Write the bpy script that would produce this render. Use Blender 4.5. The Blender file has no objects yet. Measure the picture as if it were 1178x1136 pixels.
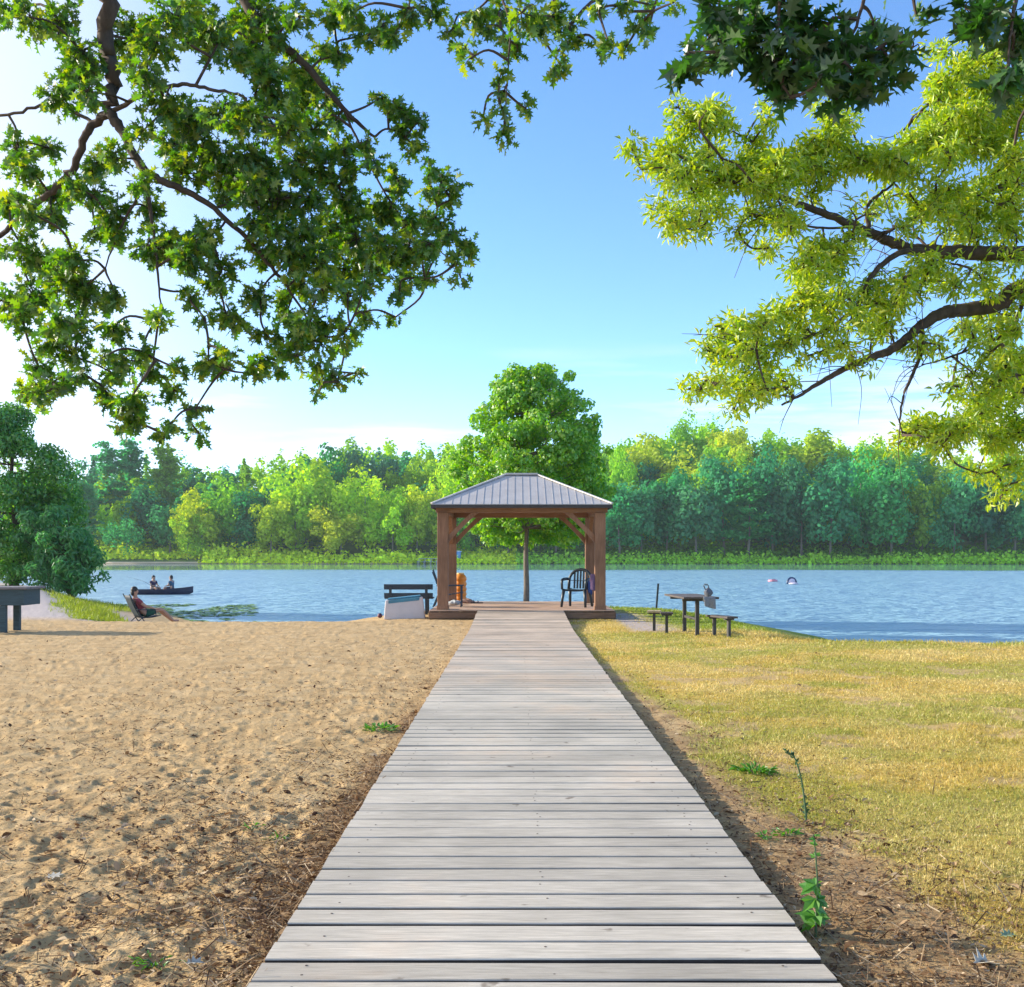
import bpy, bmesh, math, random
import numpy as np
from mathutils import Vector, Matrix
R = math.radians
rng = np.random.default_rng(11)
random.seed(5)
S = bpy.context.scene
C = S.collection
F, CX, CY, H = 1278.0, 594.0, 638.0, 1.6        # focal length and principal point of the photograph, eye height in metres
GZ = -0.07                                       # ground level beside the boardwalk
WZ = -0.65                                       # lake level
SUN_AZ, SUN_EL = -76.0, 18.5                     # degrees: azimuth from straight ahead (minus = left), elevation

def at(px, py, Z):
    return np.array([(px - CX) / F * Z, Z, H - (py - CY) / F * Z])

# ------------------------------------------------------------------ noise
_P = np.random.default_rng(3).random((256, 256))
def vn(x, y, s=0):
    x = np.asarray(x, float) + s * 17.31; y = np.asarray(y, float) + s * 9.77
    xi = np.floor(x).astype(int); yi = np.floor(y).astype(int)
    fx = x - xi; fy = y - yi
    fx = fx * fx * (3 - 2 * fx); fy = fy * fy * (3 - 2 * fy)
    a = _P[xi % 256, yi % 256]; b = _P[(xi + 1) % 256, yi % 256]
    c = _P[xi % 256, (yi + 1) % 256]; d = _P[(xi + 1) % 256, (yi + 1) % 256]
    return (a * (1 - fx) + b * fx) * (1 - fy) + (c * (1 - fx) + d * fx) * fy
def fbm(x, y, s=0, o=4):
    t = 0; w = 0.5; n = 0
    for k in range(o):
        t = t + w * vn(x * 2 ** k, y * 2 ** k, s + k); n += w; w *= .5
    return t / n
def sstep(a, b, x):
    t = np.clip((x - a) / (b - a), 0, 1)
    return t * t * (3 - 2 * t)

# ------------------------------------------------------------------ materials
def new_mat(name):
    m = bpy.data.materials.new(name); m.use_nodes = True
    nt = m.node_tree; nt.nodes.clear()
    out = nt.nodes.new('ShaderNodeOutputMaterial')
    return m, nt, out
def nd(nt, t, **k):
    n = nt.nodes.new(t)
    for a, v in k.items():
        if a in n.inputs: n.inputs[a].default_value = v
        else: setattr(n, a, v)
    return n
def lk(nt, a, ao, b, bi): nt.links.new(a.outputs[ao], b.inputs[bi])
def ramp(nt, stops):
    r = nt.nodes.new('ShaderNodeValToRGB'); e = r.color_ramp.elements
    while len(e) > 1: e.remove(e[-1])
    e[0].position = stops[0][0]; e[0].color = (*stops[0][1], 1)
    for p, c in stops[1:]:
        k = e.new(p); k.color = (*c, 1)
    return r
def simple(name, col, rough=.6, var=.25, scale=6, bump=.0, stretch=(1, 1, 1), metal=0, spec=.5):
    m, nt, out = new_mat(name)
    b = nd(nt, 'ShaderNodeBsdfPrincipled', Roughness=rough, Metallic=metal)
    b.inputs['Specular IOR Level'].default_value = spec
    tc = nd(nt, 'ShaderNodeTexCoord'); mp = nd(nt, 'ShaderNodeMapping'); mp.inputs['Scale'].default_value = stretch
    lk(nt, tc, 'Object', mp, 'Vector')
    n = nd(nt, 'ShaderNodeTexNoise', Scale=scale, Detail=5, Roughness=.65); lk(nt, mp, 0, n, 'Vector')
    c = np.array(col)
    r = ramp(nt, [(.3, tuple(np.clip(c * (1 - var), 0, 1))), (.7, tuple(np.clip(c * (1 + var), 0, 1)))])
    lk(nt, n, 'Fac', r, 'Fac'); lk(nt, r, 'Color', b, 'Base Color')
    if bump:
        bp = nd(nt, 'ShaderNodeBump', Strength=bump, Distance=.02); lk(nt, n, 'Fac', bp, 'Height'); lk(nt, bp, 0, b, 'Normal')
    lk(nt, b, 0, out, 'Surface')
    return m
def leaf_mat(name, cols, transl=.45, tcol=None, tint=None, rough=.45, gloss=.06):
    """foliage: colour differs from leaf to leaf; part of the light passes through. tint: None, 'object' or an attribute name"""
    m, nt, out = new_mat(name)
    geo = nd(nt, 'ShaderNodeNewGeometry')
    k = len(cols)
    r = ramp(nt, [(i / max(1, k - 1), c) for i, c in enumerate(cols)])
    lk(nt, geo, 'Random Per Island', r, 'Fac')
    colout = (r, 'Color')
    if tint:
        if tint == 'object': a = nd(nt, 'ShaderNodeObjectInfo'); o = 'Color'
        else: a = nd(nt, 'ShaderNodeAttribute', attribute_name=tint); o = 'Color'
        mx = nd(nt, 'ShaderNodeMix', data_type='RGBA', blend_type='MULTIPLY'); mx.inputs[0].default_value = 1
        nt.links.new(r.outputs['Color'], mx.inputs[6]); nt.links.new(a.outputs[o], mx.inputs[7])
        colout = (mx, 2)
    d = nd(nt, 'ShaderNodeBsdfDiffuse'); t = nd(nt, 'ShaderNodeBsdfTranslucent')
    lk(nt, colout[0], colout[1], d, 'Color')
    hs = nd(nt, 'ShaderNodeHueSaturation', Saturation=1.15, Value=1.5, Hue=.485)
    lk(nt, colout[0], colout[1], hs, 'Color'); lk(nt, hs, 0, t, 'Color')
    mix = nd(nt, 'ShaderNodeMixShader', Fac=transl); lk(nt, d, 0, mix, 1); lk(nt, t, 0, mix, 2)
    if gloss:
        g = nd(nt, 'ShaderNodeBsdfGlossy', Roughness=rough); g.inputs['Color'].default_value = (1, 1, 1, 1)
        mg = nd(nt, 'ShaderNodeMixShader', Fac=gloss); lk(nt, mix, 0, mg, 1); lk(nt, g, 0, mg, 2); mix = mg
    lk(nt, mix, 0, out, 'Surface')
    return m

# ------------------------------------------------------------------ objects
def link(o):
    C.objects.link(o); return o
def tag(o, label=None, cat=None, group=None, kind=None):
    for k, v in (('label', label), ('category', cat), ('group', group), ('kind', kind)):
        if v: o[k] = v
    return o
def thing(name, label, cat, loc=(0, 0, 0), rz=0, group=None):
    o = bpy.data.objects.new(name, None); link(o)
    o.location = loc; o.rotation_euler = (0, 0, rz); o.empty_display_size = .2
    return tag(o, label, cat, group)
def np_mesh(name, V, faces, mats, parent=None, smooth=False, fm=None, attrs=None, world=False):
    """faces: list of int arrays (n,k). fm: material index per face array. attrs: {name: (n,4) point colours}"""
    V = np.asarray(V, np.float32)
    if world and parent is not None:
        V = V - np.array(parent.location, np.float32)
    me = bpy.data.meshes.new(name)
    me.vertices.add(len(V)); me.vertices.foreach_set('co', V.ravel())
    tot = np.concatenate([np.full(len(f), f.shape[1], np.int32) for f in faces])
    loops = np.concatenate([f.ravel() for f in faces]).astype(np.int32)
    st = np.concatenate([[0], np.cumsum(tot)[:-1]]).astype(np.int32)
    me.loops.add(len(loops)); me.loops.foreach_set('vertex_index', loops)
    me.polygons.add(len(tot)); me.polygons.foreach_set('loop_start', st); me.polygons.foreach_set('loop_total', tot)
    if fm is not None:
        me.polygons.foreach_set('material_index', np.concatenate([np.full(len(f), k, np.int32) for f, k in zip(faces, fm)]))
    me.polygons.foreach_set('use_smooth', np.full(len(tot), smooth))
    me.update(calc_edges=True)
    for m in (mats if isinstance(mats, (list, tuple)) else [mats]): me.materials.append(m)
    for k, a in (attrs or {}).items():
        at_ = me.attributes.new(k, 'FLOAT_COLOR', 'POINT')
        at_.data.foreach_set('color', np.asarray(a, np.float32).ravel())
    o = link(bpy.data.objects.new(name, me))
    if parent is not None: o.parent = parent
    return o

class MB:
    """collects boxes, bars, tubes and lathes; build() links them as one mesh object"""
    def __init__(s): s.V = []; s.F = []; s.M = Matrix.Identity(4)
    def add(s, V, Fc):
        b = len(s.V); s.V += [tuple(s.M @ Vector(v)) for v in V]; s.F += [tuple(b + i for i in f) for f in Fc]
    def box(s, c, d, rot=None):
        x, y, z = d[0] / 2, d[1] / 2, d[2] / 2
        V = [Vector((i * x, j * y, k * z)) for k in (-1, 1) for j in (-1, 1) for i in (-1, 1)]
        if rot is not None: V = [rot @ v for v in V]
        s.add([v + Vector(c) for v in V], [(0, 2, 3, 1), (4, 5, 7, 6), (0, 1, 5, 4), (2, 6, 7, 3), (0, 4, 6, 2), (1, 3, 7, 5)])
    def bar(s, p, q, w, h, up=(0, 0, 1)):
        p = Vector(p); q = Vector(q); d = q - p
        y = d.normalized(); x = y.cross(Vector(up))
        if x.length < 1e-4: x = y.cross(Vector((1, 0, 0)))
        x.normalize(); z = x.cross(y)
        s.box((p + q) / 2, (w, d.length, h), Matrix((x, y, z)).transposed())
    def tube(s, pts, r, seg=8, cap=True):
        pts = [Vector(p) for p in pts]
        rr = [float(q) for q in r] if isinstance(r, (list, tuple)) else [r] * len(pts)
        V = []; Fc = []; n = None
        for i, p in enumerate(pts):
            t = (pts[min(i + 1, len(pts) - 1)] - pts[max(i - 1, 0)]).normalized()
            if n is None: n = t.orthogonal().normalized()
            n = (n - t * n.dot(t)).normalized(); b = t.cross(n)
            V += [p + rr[i] * (math.cos(a) * n + math.sin(a) * b) for a in (2 * math.pi * k / seg for k in range(seg))]
        for i in range(len(pts) - 1):
            for k in range(seg):
                Fc.append((i * seg + k, i * seg + (k + 1) % seg, (i + 1) * seg + (k + 1) % seg, (i + 1) * seg + k))
        if cap: Fc += [tuple(range(seg - 1, -1, -1)), tuple(range((len(pts) - 1) * seg, len(pts) * seg))]
        s.add(V, Fc)
    def lathe(s, prof, seg=16, c=(0, 0, 0)):
        V = []; Fc = []
        for r, z in prof:
            V += [(c[0] + r * math.cos(2 * math.pi * k / seg), c[1] + r * math.sin(2 * math.pi * k / seg), c[2] + z) for k in range(seg)]
        for i in range(len(prof) - 1):
            for k in range(seg):
                Fc.append((i * seg + k, i * seg + (k + 1) % seg, (i + 1) * seg + (k + 1) % seg, (i + 1) * seg + k))
        Fc += [tuple(range(seg - 1, -1, -1)), tuple(range((len(prof) - 1) * seg, len(prof) * seg))]
        s.add(V, Fc)
    def ell(s, c, r, seg=12, rings=8, rot=None):
        V = []; Fc = []
        for i in range(rings + 1):
            a = math.pi * i / rings
            for k in range(seg):
                b = 2 * math.pi * k / seg
                v = Vector((r[0] * math.sin(a) * math.cos(b), r[1] * math.sin(a) * math.sin(b), r[2] * math.cos(a)))
                if rot is not None: v = rot @ v
                V.append(v + Vector(c))
        for i in range(rings):
            for k in range(seg):
                Fc.append((i * seg + k, (i + 1) * seg + k, (i + 1) * seg + (k + 1) % seg, i * seg + (k + 1) % seg))
        s.add(V, Fc)
    def sheet(s, rows, thick=0.0):
        """grid of points (list of equal rows); a thin solid when thick > 0 (along the sheet's normal)"""
        n, m = len(rows), len(rows[0]); P = [[Vector(p) for p in r] for r in rows]
        V = [p for r in P for p in r]
        Fc = [(i * m + j, i * m + j + 1, (i + 1) * m + j + 1, (i + 1) * m + j) for i in range(n - 1) for j in range(m - 1)]
        if thick:
            nv = []
            for i in range(n):
                for j in range(m):
                    a = P[min(i + 1, n - 1)][j] - P[max(i - 1, 0)][j]; b = P[i][min(j + 1, m - 1)] - P[i][max(j - 1, 0)]
                    k = a.cross(b); k = k.normalized() if k.length > 1e-9 else Vector((0, 0, 1))
                    nv.append(P[i][j] + k * thick)
            o = len(V); V += nv
            Fc += [tuple(o + q for q in reversed(f)) for f in Fc[:]]
            ring = [j for j in range(m)] + [i * m + m - 1 for i in range(1, n)] + [(n - 1) * m + j for j in range(m - 2, -1, -1)] + [i * m for i in range(n - 2, 0, -1)]
            for a, b in zip(ring, ring[1:] + ring[:1]): Fc.append((b, a, o + a, o + b))
        s.add(V, Fc)
    def build(s, name, mat, parent=None, bevel=0, smooth=False, sub=0):
        me = bpy.data.meshes.new(name); me.from_pydata(s.V, [], s.F); me.update()
        bm = bmesh.new(); bm.from_mesh(me); bmesh.ops.recalc_face_normals(bm, faces=bm.faces); bm.to_mesh(me); bm.free()
        me.materials.append(mat)
        if smooth: me.polygons.foreach_set('use_smooth', [True] * len(me.polygons))
        o = link(bpy.data.objects.new(name, me))
        if parent is not None: o.parent = parent
        if bevel:
            b = o.modifiers.new('Bevel', 'BEVEL'); b.width = bevel; b.segments = 2; b.limit_method = 'ANGLE'
        if sub:
            b = o.modifiers.new('Sub', 'SUBSURF'); b.levels = sub; b.render_levels = sub
        return o

def copy_tree(o, parent=None):
    c = o.copy(); C.objects.link(c); c.parent = parent
    for ch in list(o.children): copy_tree(ch, c)
    return c

# ------------------------------------------------------------------ batches of leaves, blades and tubes
def norm(a): return a / np.maximum(np.linalg.norm(a, axis=-1, keepdims=True), 1e-9)
def stamp(P, D, N, Sz, T, TF):
    """place template T (k,3) at P with its y axis along D and z near N; returns V and face arrays"""
    y = norm(D); x = norm(np.cross(y, N)); z = np.cross(x, y)
    Sz = np.asarray(Sz, float).reshape(-1, 1, 1)
    n_ = len(P); wx = rng.uniform(.72, 1.18, (n_, 1, 1)); wz = rng.normal(.9, .9, (n_, 1, 1)); tw = rng.normal(0, .22, (n_, 1, 1))      # no two leaves curl alike
    tx = T[None, :, 0:1] * wx; ty = T[None, :, 1:2]; tz = T[None, :, 2:3] * wz + tw * tx * ty
    V = P[:, None, :] + Sz * (tx * x[:, None] + ty * y[:, None] + tz * z[:, None])
    k = len(T); off = (np.arange(len(P)) * k)[:, None]
    return V.reshape(-1, 3), [(np.asarray(f)[None, :] + off) for f in TF]
class Batch:
    def __init__(s): s.V = []; s.F = []; s.fm = []; s.n = 0; s.col = []
    def add(s, V, fs, m=0, col=None):
        for f in fs: s.F.append(np.asarray(f) + s.n); s.fm.append(m)
        s.V.append(np.asarray(V)); s.n += len(V)
        if col is not None: s.col.append(np.broadcast_to(col, (len(V), 4)))
    def tube(s, pts, rad, seg=5, m=0, col=None):
        pts = np.asarray(pts, float); n = len(pts)
        t = norm(np.gradient(pts, axis=0)); ref = np.array([.31, .22, .93]); V = np.zeros((n, seg, 3))
        a = np.linspace(0, 2 * np.pi, seg, endpoint=False)
        u = norm(np.cross(t, ref)); w = np.cross(t, u)
        V = pts[:, None] + np.asarray(rad).reshape(-1, 1, 1) * (np.cos(a)[None, :, None] * u[:, None] + np.sin(a)[None, :, None] * w[:, None])
        i = np.arange(n - 1)[:, None] * seg; k = np.arange(seg)[None]; k2 = (k + 1) % seg
        f = np.stack([i + k, i + k2, i + seg + k2, i + seg + k], -1).reshape(-1, 4)
        s.add(V.reshape(-1, 3), [f], m, col)
    def build(s, name, mats, parent=None, smooth=False, world=False, tint=None):
        at_ = {tint: np.concatenate(s.col)} if tint else None
        return np_mesh(name, np.concatenate(s.V), s.F, mats, parent, smooth, s.fm, at_, world)
def catmull(P, n=6):
    P = np.asarray(P, float); Q = np.vstack([2 * P[0] - P[1], P, 2 * P[-1] - P[-2]]); out = []
    for i in range(1, len(Q) - 2):
        for t in np.linspace(0, 1, n, endpoint=False):
            a, b, c, d = Q[i - 1:i + 3]
            out.append(.5 * (2 * b + (c - a) * t + (2 * a - 5 * b + 4 * c - d) * t * t + (3 * b - a - 3 * c + d) * t ** 3))
    out.append(P[-1]); return np.array(out)
def rand_dirs(n):
    v = rng.normal(size=(n, 3)); return norm(v)

# leaf templates: y runs from stalk to tip
def oak_leaf():
    half = [(.02, 0), (.05, .13), (.26, .16), (.11, .30), (.40, .44), (.13, .54), (.34, .80), (.09, .76), (0, 1.0)]
    z = lambda x, y: .30 * abs(x) - .16 * y * y
    T = [(0, 0, 0)]; r = []; l = []
    for x, y in half[:-1]: T.append((x, y, z(x, y))); r.append(len(T) - 1)
    T.append((0, 1, z(0, 1))); tip = len(T) - 1
    for x, y in half[:-1]: T.append((-x, y, z(x, y))); l.append(len(T) - 1)
    mid = []
    for y in (.76, .54, .30): T.append((0, y, z(0, y))); mid.append(len(T) - 1)
    m3, m2, m1 = mid
    F_ = [(0, r[0], r[1], r[2], r[3], m1), (m1, r[3], r[4], r[5], m2), (m2, r[5], r[6], r[7], m3), (m3, r[7], tip)]
    F_ += [(0, m1, l[3], l[2], l[1], l[0]), (m1, m2, l[5], l[4], l[3]), (m2, m3, l[7], l[6], l[5]), (m3, tip, l[7])]
    return np.array(T, float), F_
OAK = oak_leaf()
LEAF = (np.array([(0, 0, 0), (.2, .28, .06), (.22, .6, .03), (0, 1, -.12), (-.22, .6, .03), (-.2, .28, .06), (0, .5, -.02)], float),
        [(0, 1, 6), (1, 2, 6), (2, 3, 6), (3, 4, 6), (4, 5, 6), (5, 0, 6)])
SLIM = (np.array([(0, 0, 0), (.13, .3, .04), (.12, .65, .02), (0, 1, -.15), (-.12, .65, .02), (-.13, .3, .04)], float), [(0, 1, 2, 3), (0, 3, 4, 5)])
MAPLE = (np.array([(0, 0, 0), (.35, .1, .05), (.55, .45, -.03), (.25, .5, .03), (.0, 1, -.1), (-.25, .5, .03), (-.55, .45, -.03), (-.35, .1, .05)], float),
         [(0, 1, 2, 3), (0, 3, 4), (0, 4, 5), (0, 5, 6, 7)])
CARD = (np.array([(-.5, -.35, 0), (.1, -.55, .1), (.55, -.1, -.05), (.3, .5, .08), (-.3, .45, -.08), (-.6, .05, .05)], float), [(0, 1, 2, 3, 4, 5)])
NEEDLE = (np.array([(-.16, -.5, 0), (.16, -.5, 0), (.1, .5, -.12), (-.1, .5, -.12)], float), [(0, 1, 2, 3)])
# ================================================================== camera, sun, sky
cam = bpy.data.cameras.new('camera'); co = link(bpy.data.objects.new('camera', cam))
co.location = (0, 0, H); co.rotation_euler = (R(90), 0, 0)
cam.sensor_fit = 'HORIZONTAL'; cam.sensor_width = 36; cam.lens = 36 * F / 1178
cam.shift_x = (589 - CX) / 1178; cam.shift_y = (CY - 568) / 1178
cam.clip_start = .05; cam.clip_end = 6000
S.camera = co
sun = bpy.data.lights.new('sun', 'SUN'); so = link(bpy.data.objects.new('sun', sun))
sun.energy = 3.9; sun.angle = R(1.2); sun.color = (1, .91, .76)
sd = Vector((math.sin(R(SUN_AZ)) * math.cos(R(SUN_EL)), math.cos(R(SUN_AZ)) * math.cos(R(SUN_EL)), math.sin(R(SUN_EL))))
so.rotation_euler = sd.to_track_quat('Z', 'Y').to_euler(); so.location = (-30, 30, 40)
W = bpy.data.worlds.new('World'); S.world = W; W.use_nodes = True
nt = W.node_tree; nt.nodes.clear()
wo = nt.nodes.new('ShaderNodeOutputWorld'); bg = nd(nt, 'ShaderNodeBackground', Strength=.185)
sky = nd(nt, 'ShaderNodeTexSky', sky_type='NISHITA', sun_disc=False, sun_elevation=R(SUN_EL), sun_rotation=R(SUN_AZ), altitude=100, air_density=.6, dust_density=.2, ozone_density=2.0)
hs = nd(nt, 'ShaderNodeHueSaturation', Saturation=1.12, Value=1.0)
lk(nt, sky, 0, hs, 'Color')
# thin cirrus: long streaks low over the far wood and a bright veil towards the sun
tc = nd(nt, 'ShaderNodeTexCoord'); sx = nd(nt, 'ShaderNodeSeparateXYZ'); lk(nt, tc, 'Generated', sx, 0)
mp = nd(nt, 'ShaderNodeMapping'); mp.inputs['Scale'].default_value = (1.6, 1.6, 17); mp.inputs['Rotation'].default_value = (0, R(-2), 0); lk(nt, tc, 'Generated', mp, 'Vector')
cn = nd(nt, 'ShaderNodeTexNoise', Scale=1.7, Detail=6, Roughness=.55); lk(nt, mp, 0, cn, 'Vector')
cr = ramp(nt, [(.46, (0, 0, 0)), (.62, (1, 1, 1))]); lk(nt, cn, 'Fac', cr, 'Fac')
el = nd(nt, 'ShaderNodeMapRange', interpolation_type='SMOOTHSTEP'); el.inputs[1].default_value = .20; el.inputs[2].default_value = .12; lk(nt, sx, 'Z', el, 0)
m1 = nd(nt, 'ShaderNodeMath', operation='MULTIPLY'); lk(nt, cr, 'Color', m1, 0); lk(nt, el, 0, m1, 1)
vl = nd(nt, 'ShaderNodeMapRange', interpolation_type='SMOOTHSTEP'); vl.inputs[1].default_value = -.12; vl.inputs[2].default_value = -.48; lk(nt, sx, 'X', vl, 0)
m2 = nd(nt, 'ShaderNodeMath', operation='MULTIPLY'); m2.inputs[1].default_value = .75; lk(nt, vl, 0, m2, 0)
lowv = nd(nt, 'ShaderNodeMapRange', interpolation_type='SMOOTHSTEP'); lowv.inputs[1].default_value = .17; lowv.inputs[2].default_value = .02; lowv.inputs[4].default_value = .15; lk(nt, sx, 'Z', lowv, 0)
m3 = nd(nt, 'ShaderNodeMath', operation='MAXIMUM'); lk(nt, m2, 0, m3, 0); lk(nt, lowv, 0, m3, 1)
m4 = nd(nt, 'ShaderNodeMath', operation='MAXIMUM'); lk(nt, m1, 0, m4, 0); lk(nt, m3, 0, m4, 1)
cm = nd(nt, 'ShaderNodeMix', data_type='RGBA'); cm.inputs[7].default_value = (2.9, 2.95, 3.05, 1)
lk(nt, m4, 0, cm, 0); nt.links.new(hs.outputs[0], cm.inputs[6]); nt.links.new(cm.outputs[2], bg.inputs['Color'])
lk(nt, bg, 0, wo, 'Surface')
S.view_settings.view_transform = 'Standard'; S.view_settings.look = 'None'; S.view_settings.exposure = 1.2; S.view_settings.gamma = 1
try:
    S.cycles.max_bounces = 8; S.cycles.transparent_max_bounces = 8; S.cycles.use_denoising = True; S.cycles.sample_clamp_indirect = 6
    S.cycles.caustics_reflective = False; S.cycles.caustics_refractive = False
except Exception: pass

# ================================================================== near ground
CRX = np.array([-300, -60, -30, -20, -15.5, -13.2, -12.3, -11.4, -10.5, -4, -2.9, -2.6, -1, 2.8, 4.0, 4.5, 4.84, 4.98, 5.06, 5.4, 9.3, 30, 60, 300.])
CRY = np.array([200, 75, 60, 46, 38, 33, 30, 28.2, 27.6, 27.6, 28.5, 33, 35, 35, 34.7, 33, 30, 26.2, 22.7, 21.3, 20.5, 19.5, 18, 10.])
def crest_d(x, y):
    """signed distance to the edge where the ground starts to fall to the lake (positive on the lake side)"""
    d2 = np.full(np.shape(x), 1e9)
    for i in range(len(CRX) - 1):
        ax, ay, bx, by = CRX[i], CRY[i], CRX[i + 1], CRY[i + 1]
        t = np.clip(((x - ax) * (bx - ax) + (y - ay) * (by - ay)) / ((bx - ax) ** 2 + (by - ay) ** 2), 0, 1)
        d2 = np.minimum(d2, (x - ax - t * (bx - ax)) ** 2 + (y - ay - t * (by - ay)) ** 2)
    return np.sqrt(d2) * np.where(y > np.interp(x, CRX, CRY), 1, -1)
def ground_z(x, y, detail=True):
    x = np.asarray(x, float); y = np.asarray(y, float)
    d = crest_d(x, y)
    s = np.interp(x, [-5, 0, 4], [.17, .14, .2])
    z = GZ - s * np.where(d > 0, d * d / (d + .6), 0)
    z = z + .45 * sstep(-11.9, -14.2, x + .48 * (y - 33)) * sstep(28.5, 40, y) * sstep(3, -1, d)
    z = np.maximum(z, -2.6)
    z = z + .05 * (fbm(x * .35, y * .35, 1, 3) - .5) * sstep(.5, -1.5, d) * sstep(1.2, 2.3, np.abs(x - .1))
    if detail:
        sand = sstep(.3, -1.2, x)
        z = z + sand * (.026 * (fbm(x * 2.6, y * 2.6, 5, 4) - .5) + .018 * (fbm(x * 13, y * 13, 8, 3) - .5)) + (1 - sand) * .03 * (fbm(x * 3, y * 3, 12, 3) - .5)
        z = np.where(np.abs(x - .107) < 1.14, np.minimum(z, GZ + .01), z)
    return z
def soil_edge(y):
    e = np.interp(y, [3, 4.2, 5.5, 7.8, 9.5, 12.6, 15, 18, 40], [2.6, 2.15, 1.95, 1.66, 1.56, 1.42, 1.28, 1.14, 1.08])
    return e + .107
def cover(x, y):
    """how much grass grows at a spot (0 bare .. 1 lawn) and how green it is"""
    x = np.asarray(x, float); y = np.asarray(y, float); d = crest_d(x, y)
    n = fbm(x * 1.6, y * 1.6, 21, 4); n2 = fbm(x * .5, y * .5, 31, 3)
    g = sstep(-.16, .22, x - soil_edge(y) + (n - .5) * .9)
    g = g * sstep(.25, .45, n + .14) * (1 - .75 * sstep(.60, .72, fbm(x * 1.9, y * 1.9, 33, 4)) * sstep(22, 15, y))
    # the trodden bare patch round the picnic table, between the deck and the shore strip
    bare = sstep(23.2, 24.4, y - .12 * (x - 3)+ (n - .5) * .8) * sstep(-.9, -2.0, d + (n - .5) * 1.2) * sstep(2.3, 2.7, x)
    g = g * (1 - .93 * bare)
    gr = .10 + .34 * sstep(.42, .66, n2) * sstep(5, 8, y)
    gr = np.maximum(gr, .5 * sstep(.5, .8, fbm(x * .8, y * .8, 41, 3)) * sstep(7, 11, y))
    gr = np.maximum(gr, .55 * sstep(8.5, 6, y + (n2 - .5) * 3) * sstep(.2, .9, x - soil_edge(y)))
    gr = np.maximum(gr, sstep(-2.2, -.8, d) * sstep(23, 26, y) * .95 * (x > 2))
    gr = np.maximum(gr, .5 * sstep(.5, .1, x - soil_edge(y)) * sstep(5, 7, y) * sstep(20, 12, y))
    # the grassy shoulder of the left bank
    lb = sstep(-11.7, -12.1, x + .48 * (y - 33)) * sstep(-13.7, -13.1, x + .48 * (y - 33) + (n - .5) * 1.2) * sstep(28.6, 29.6, y) * sstep(5, 3, d)
    lb = np.maximum(lb, .6 * sstep(-.6, .3, d) * sstep(-12.5, -13.5, x) * sstep(4, 2, d))
    g = np.where(x < 0, lb, g); gr = np.where(x < 0, .95, gr)
    return g, gr, bare
def make_ground(name, u_in, u_out, seed, mat):
    py = np.concatenate([np.arange(1240, 760, -1.35), np.arange(760, 696, -.8)])
    zz = np.concatenate([[-40, -20, -10, -4, 0, 1.5, 2.5, 3.0], 2134 / (py - CY), [38, 40, 42, 45, 50, 56, 63, 72]])
    uu = np.concatenate([np.linspace(0, u_in, 430), np.linspace(u_in, u_out, 30)[1:]])
    Z, U = np.meshgrid(zz, uu, indexing='ij')
    X = U * np.maximum(Z, 3.2); Y = Z.copy()
    dent = np.zeros_like(X)
    if u_in < 0:      # foot-trodden sand
        r = np.random.default_rng(seed); n = 3600
        cy = 3.2 + 25 * r.random(n) ** 1.3; cx = -1.2 - r.random(n) * (cy * .5); an = r.random(n) * 6.28
        for i in range(n):
            j0, j1 = np.searchsorted(zz, [cy[i] - .32, cy[i] + .32])
            if j1 <= j0: continue
            xs = X[j0:j1]; k = np.where((np.abs(xs - cx[i]) < .34).any(0))[0]
            if len(k) == 0: continue
            sl = (slice(j0, j1), slice(k[0], k[-1] + 1))
            dx = X[sl] - cx[i]; dy = Y[sl] - cy[i]
            a = dx * math.cos(an[i]) + dy * math.sin(an[i]); b = -dx * math.sin(an[i]) + dy * math.cos(an[i])
            q = np.sqrt((a / .125) ** 2 + (b / .055) ** 2)
            dent[sl] += (-.009 * np.exp(-q ** 4 * .6) + .0035 * np.exp(-((q - 1.35) / .38) ** 2)) * (.45 + .8 * ((i * 7919) % 97) / 97)
    Zh = ground_z(X, Y) + np.clip(dent, -.06, .045)
    g, gr, bare = cover(X, Y)
    n = fbm(X * 1.1, Y * 1.1, 51, 4); n3 = fbm(X * 5, Y * 5, 61, 3)
    if u_in < 0:      # brown leaf mould: along the boardwalk and in drifts, thinning out towards the lake
        soil = .62 * sstep(-1.45, -1.0, X + (n - .5) * .9) * sstep(24, 10, Y)
        soil = np.maximum(soil, sstep(.50, .66, n + .8 * (n3 - .5)) * sstep(26, 7, Y) * .30)
        soil = np.maximum(soil, .36 * sstep(.46, .62, n3) * sstep(26, 6, Y))
    else:
        soil = sstep(1.3, .2, X - soil_edge(Y) + (n3 - .5) * 1.6 + .5) * .55 * sstep(30, 18, Y)
        soil = np.maximum(soil, sstep(.6, .75, n3) * .5)
        soil = np.maximum(soil, bare * .45)
    col = np.stack([g, gr, soil, (bare if u_in > 0 else sstep(-10.5, -12.5, X + .48 * (Y - 33)) * sstep(27.6, 30, Y))], -1).reshape(-1, 4)  # alpha greys the bare patch; on the left bank it paints shade
    nr, ncol = X.shape; i = np.arange(nr - 1)[:, None] * ncol; k = np.arange(ncol - 1)[None]
    f = np.stack([i + k, i + k + 1, i + ncol + k + 1, i + ncol + k], -1).reshape(-1, 4)
    col.reshape(*X.shape, 4)[..., 2][np.abs(X - .107) < 1.08] = 1.6; col.reshape(*X.shape, 4)[..., 0][np.abs(X - .107) < 1.08] = 0  # ground below the boards coloured dark to paint shade in the gaps
    if u_in < 0: f = f[:, ::-1]
    o = np_mesh(name, np.stack([X, Y, Zh], -1).reshape(-1, 3), [f], mat, None, True, None, {'ground': col})
    tag(o, kind='structure'); return o
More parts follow.
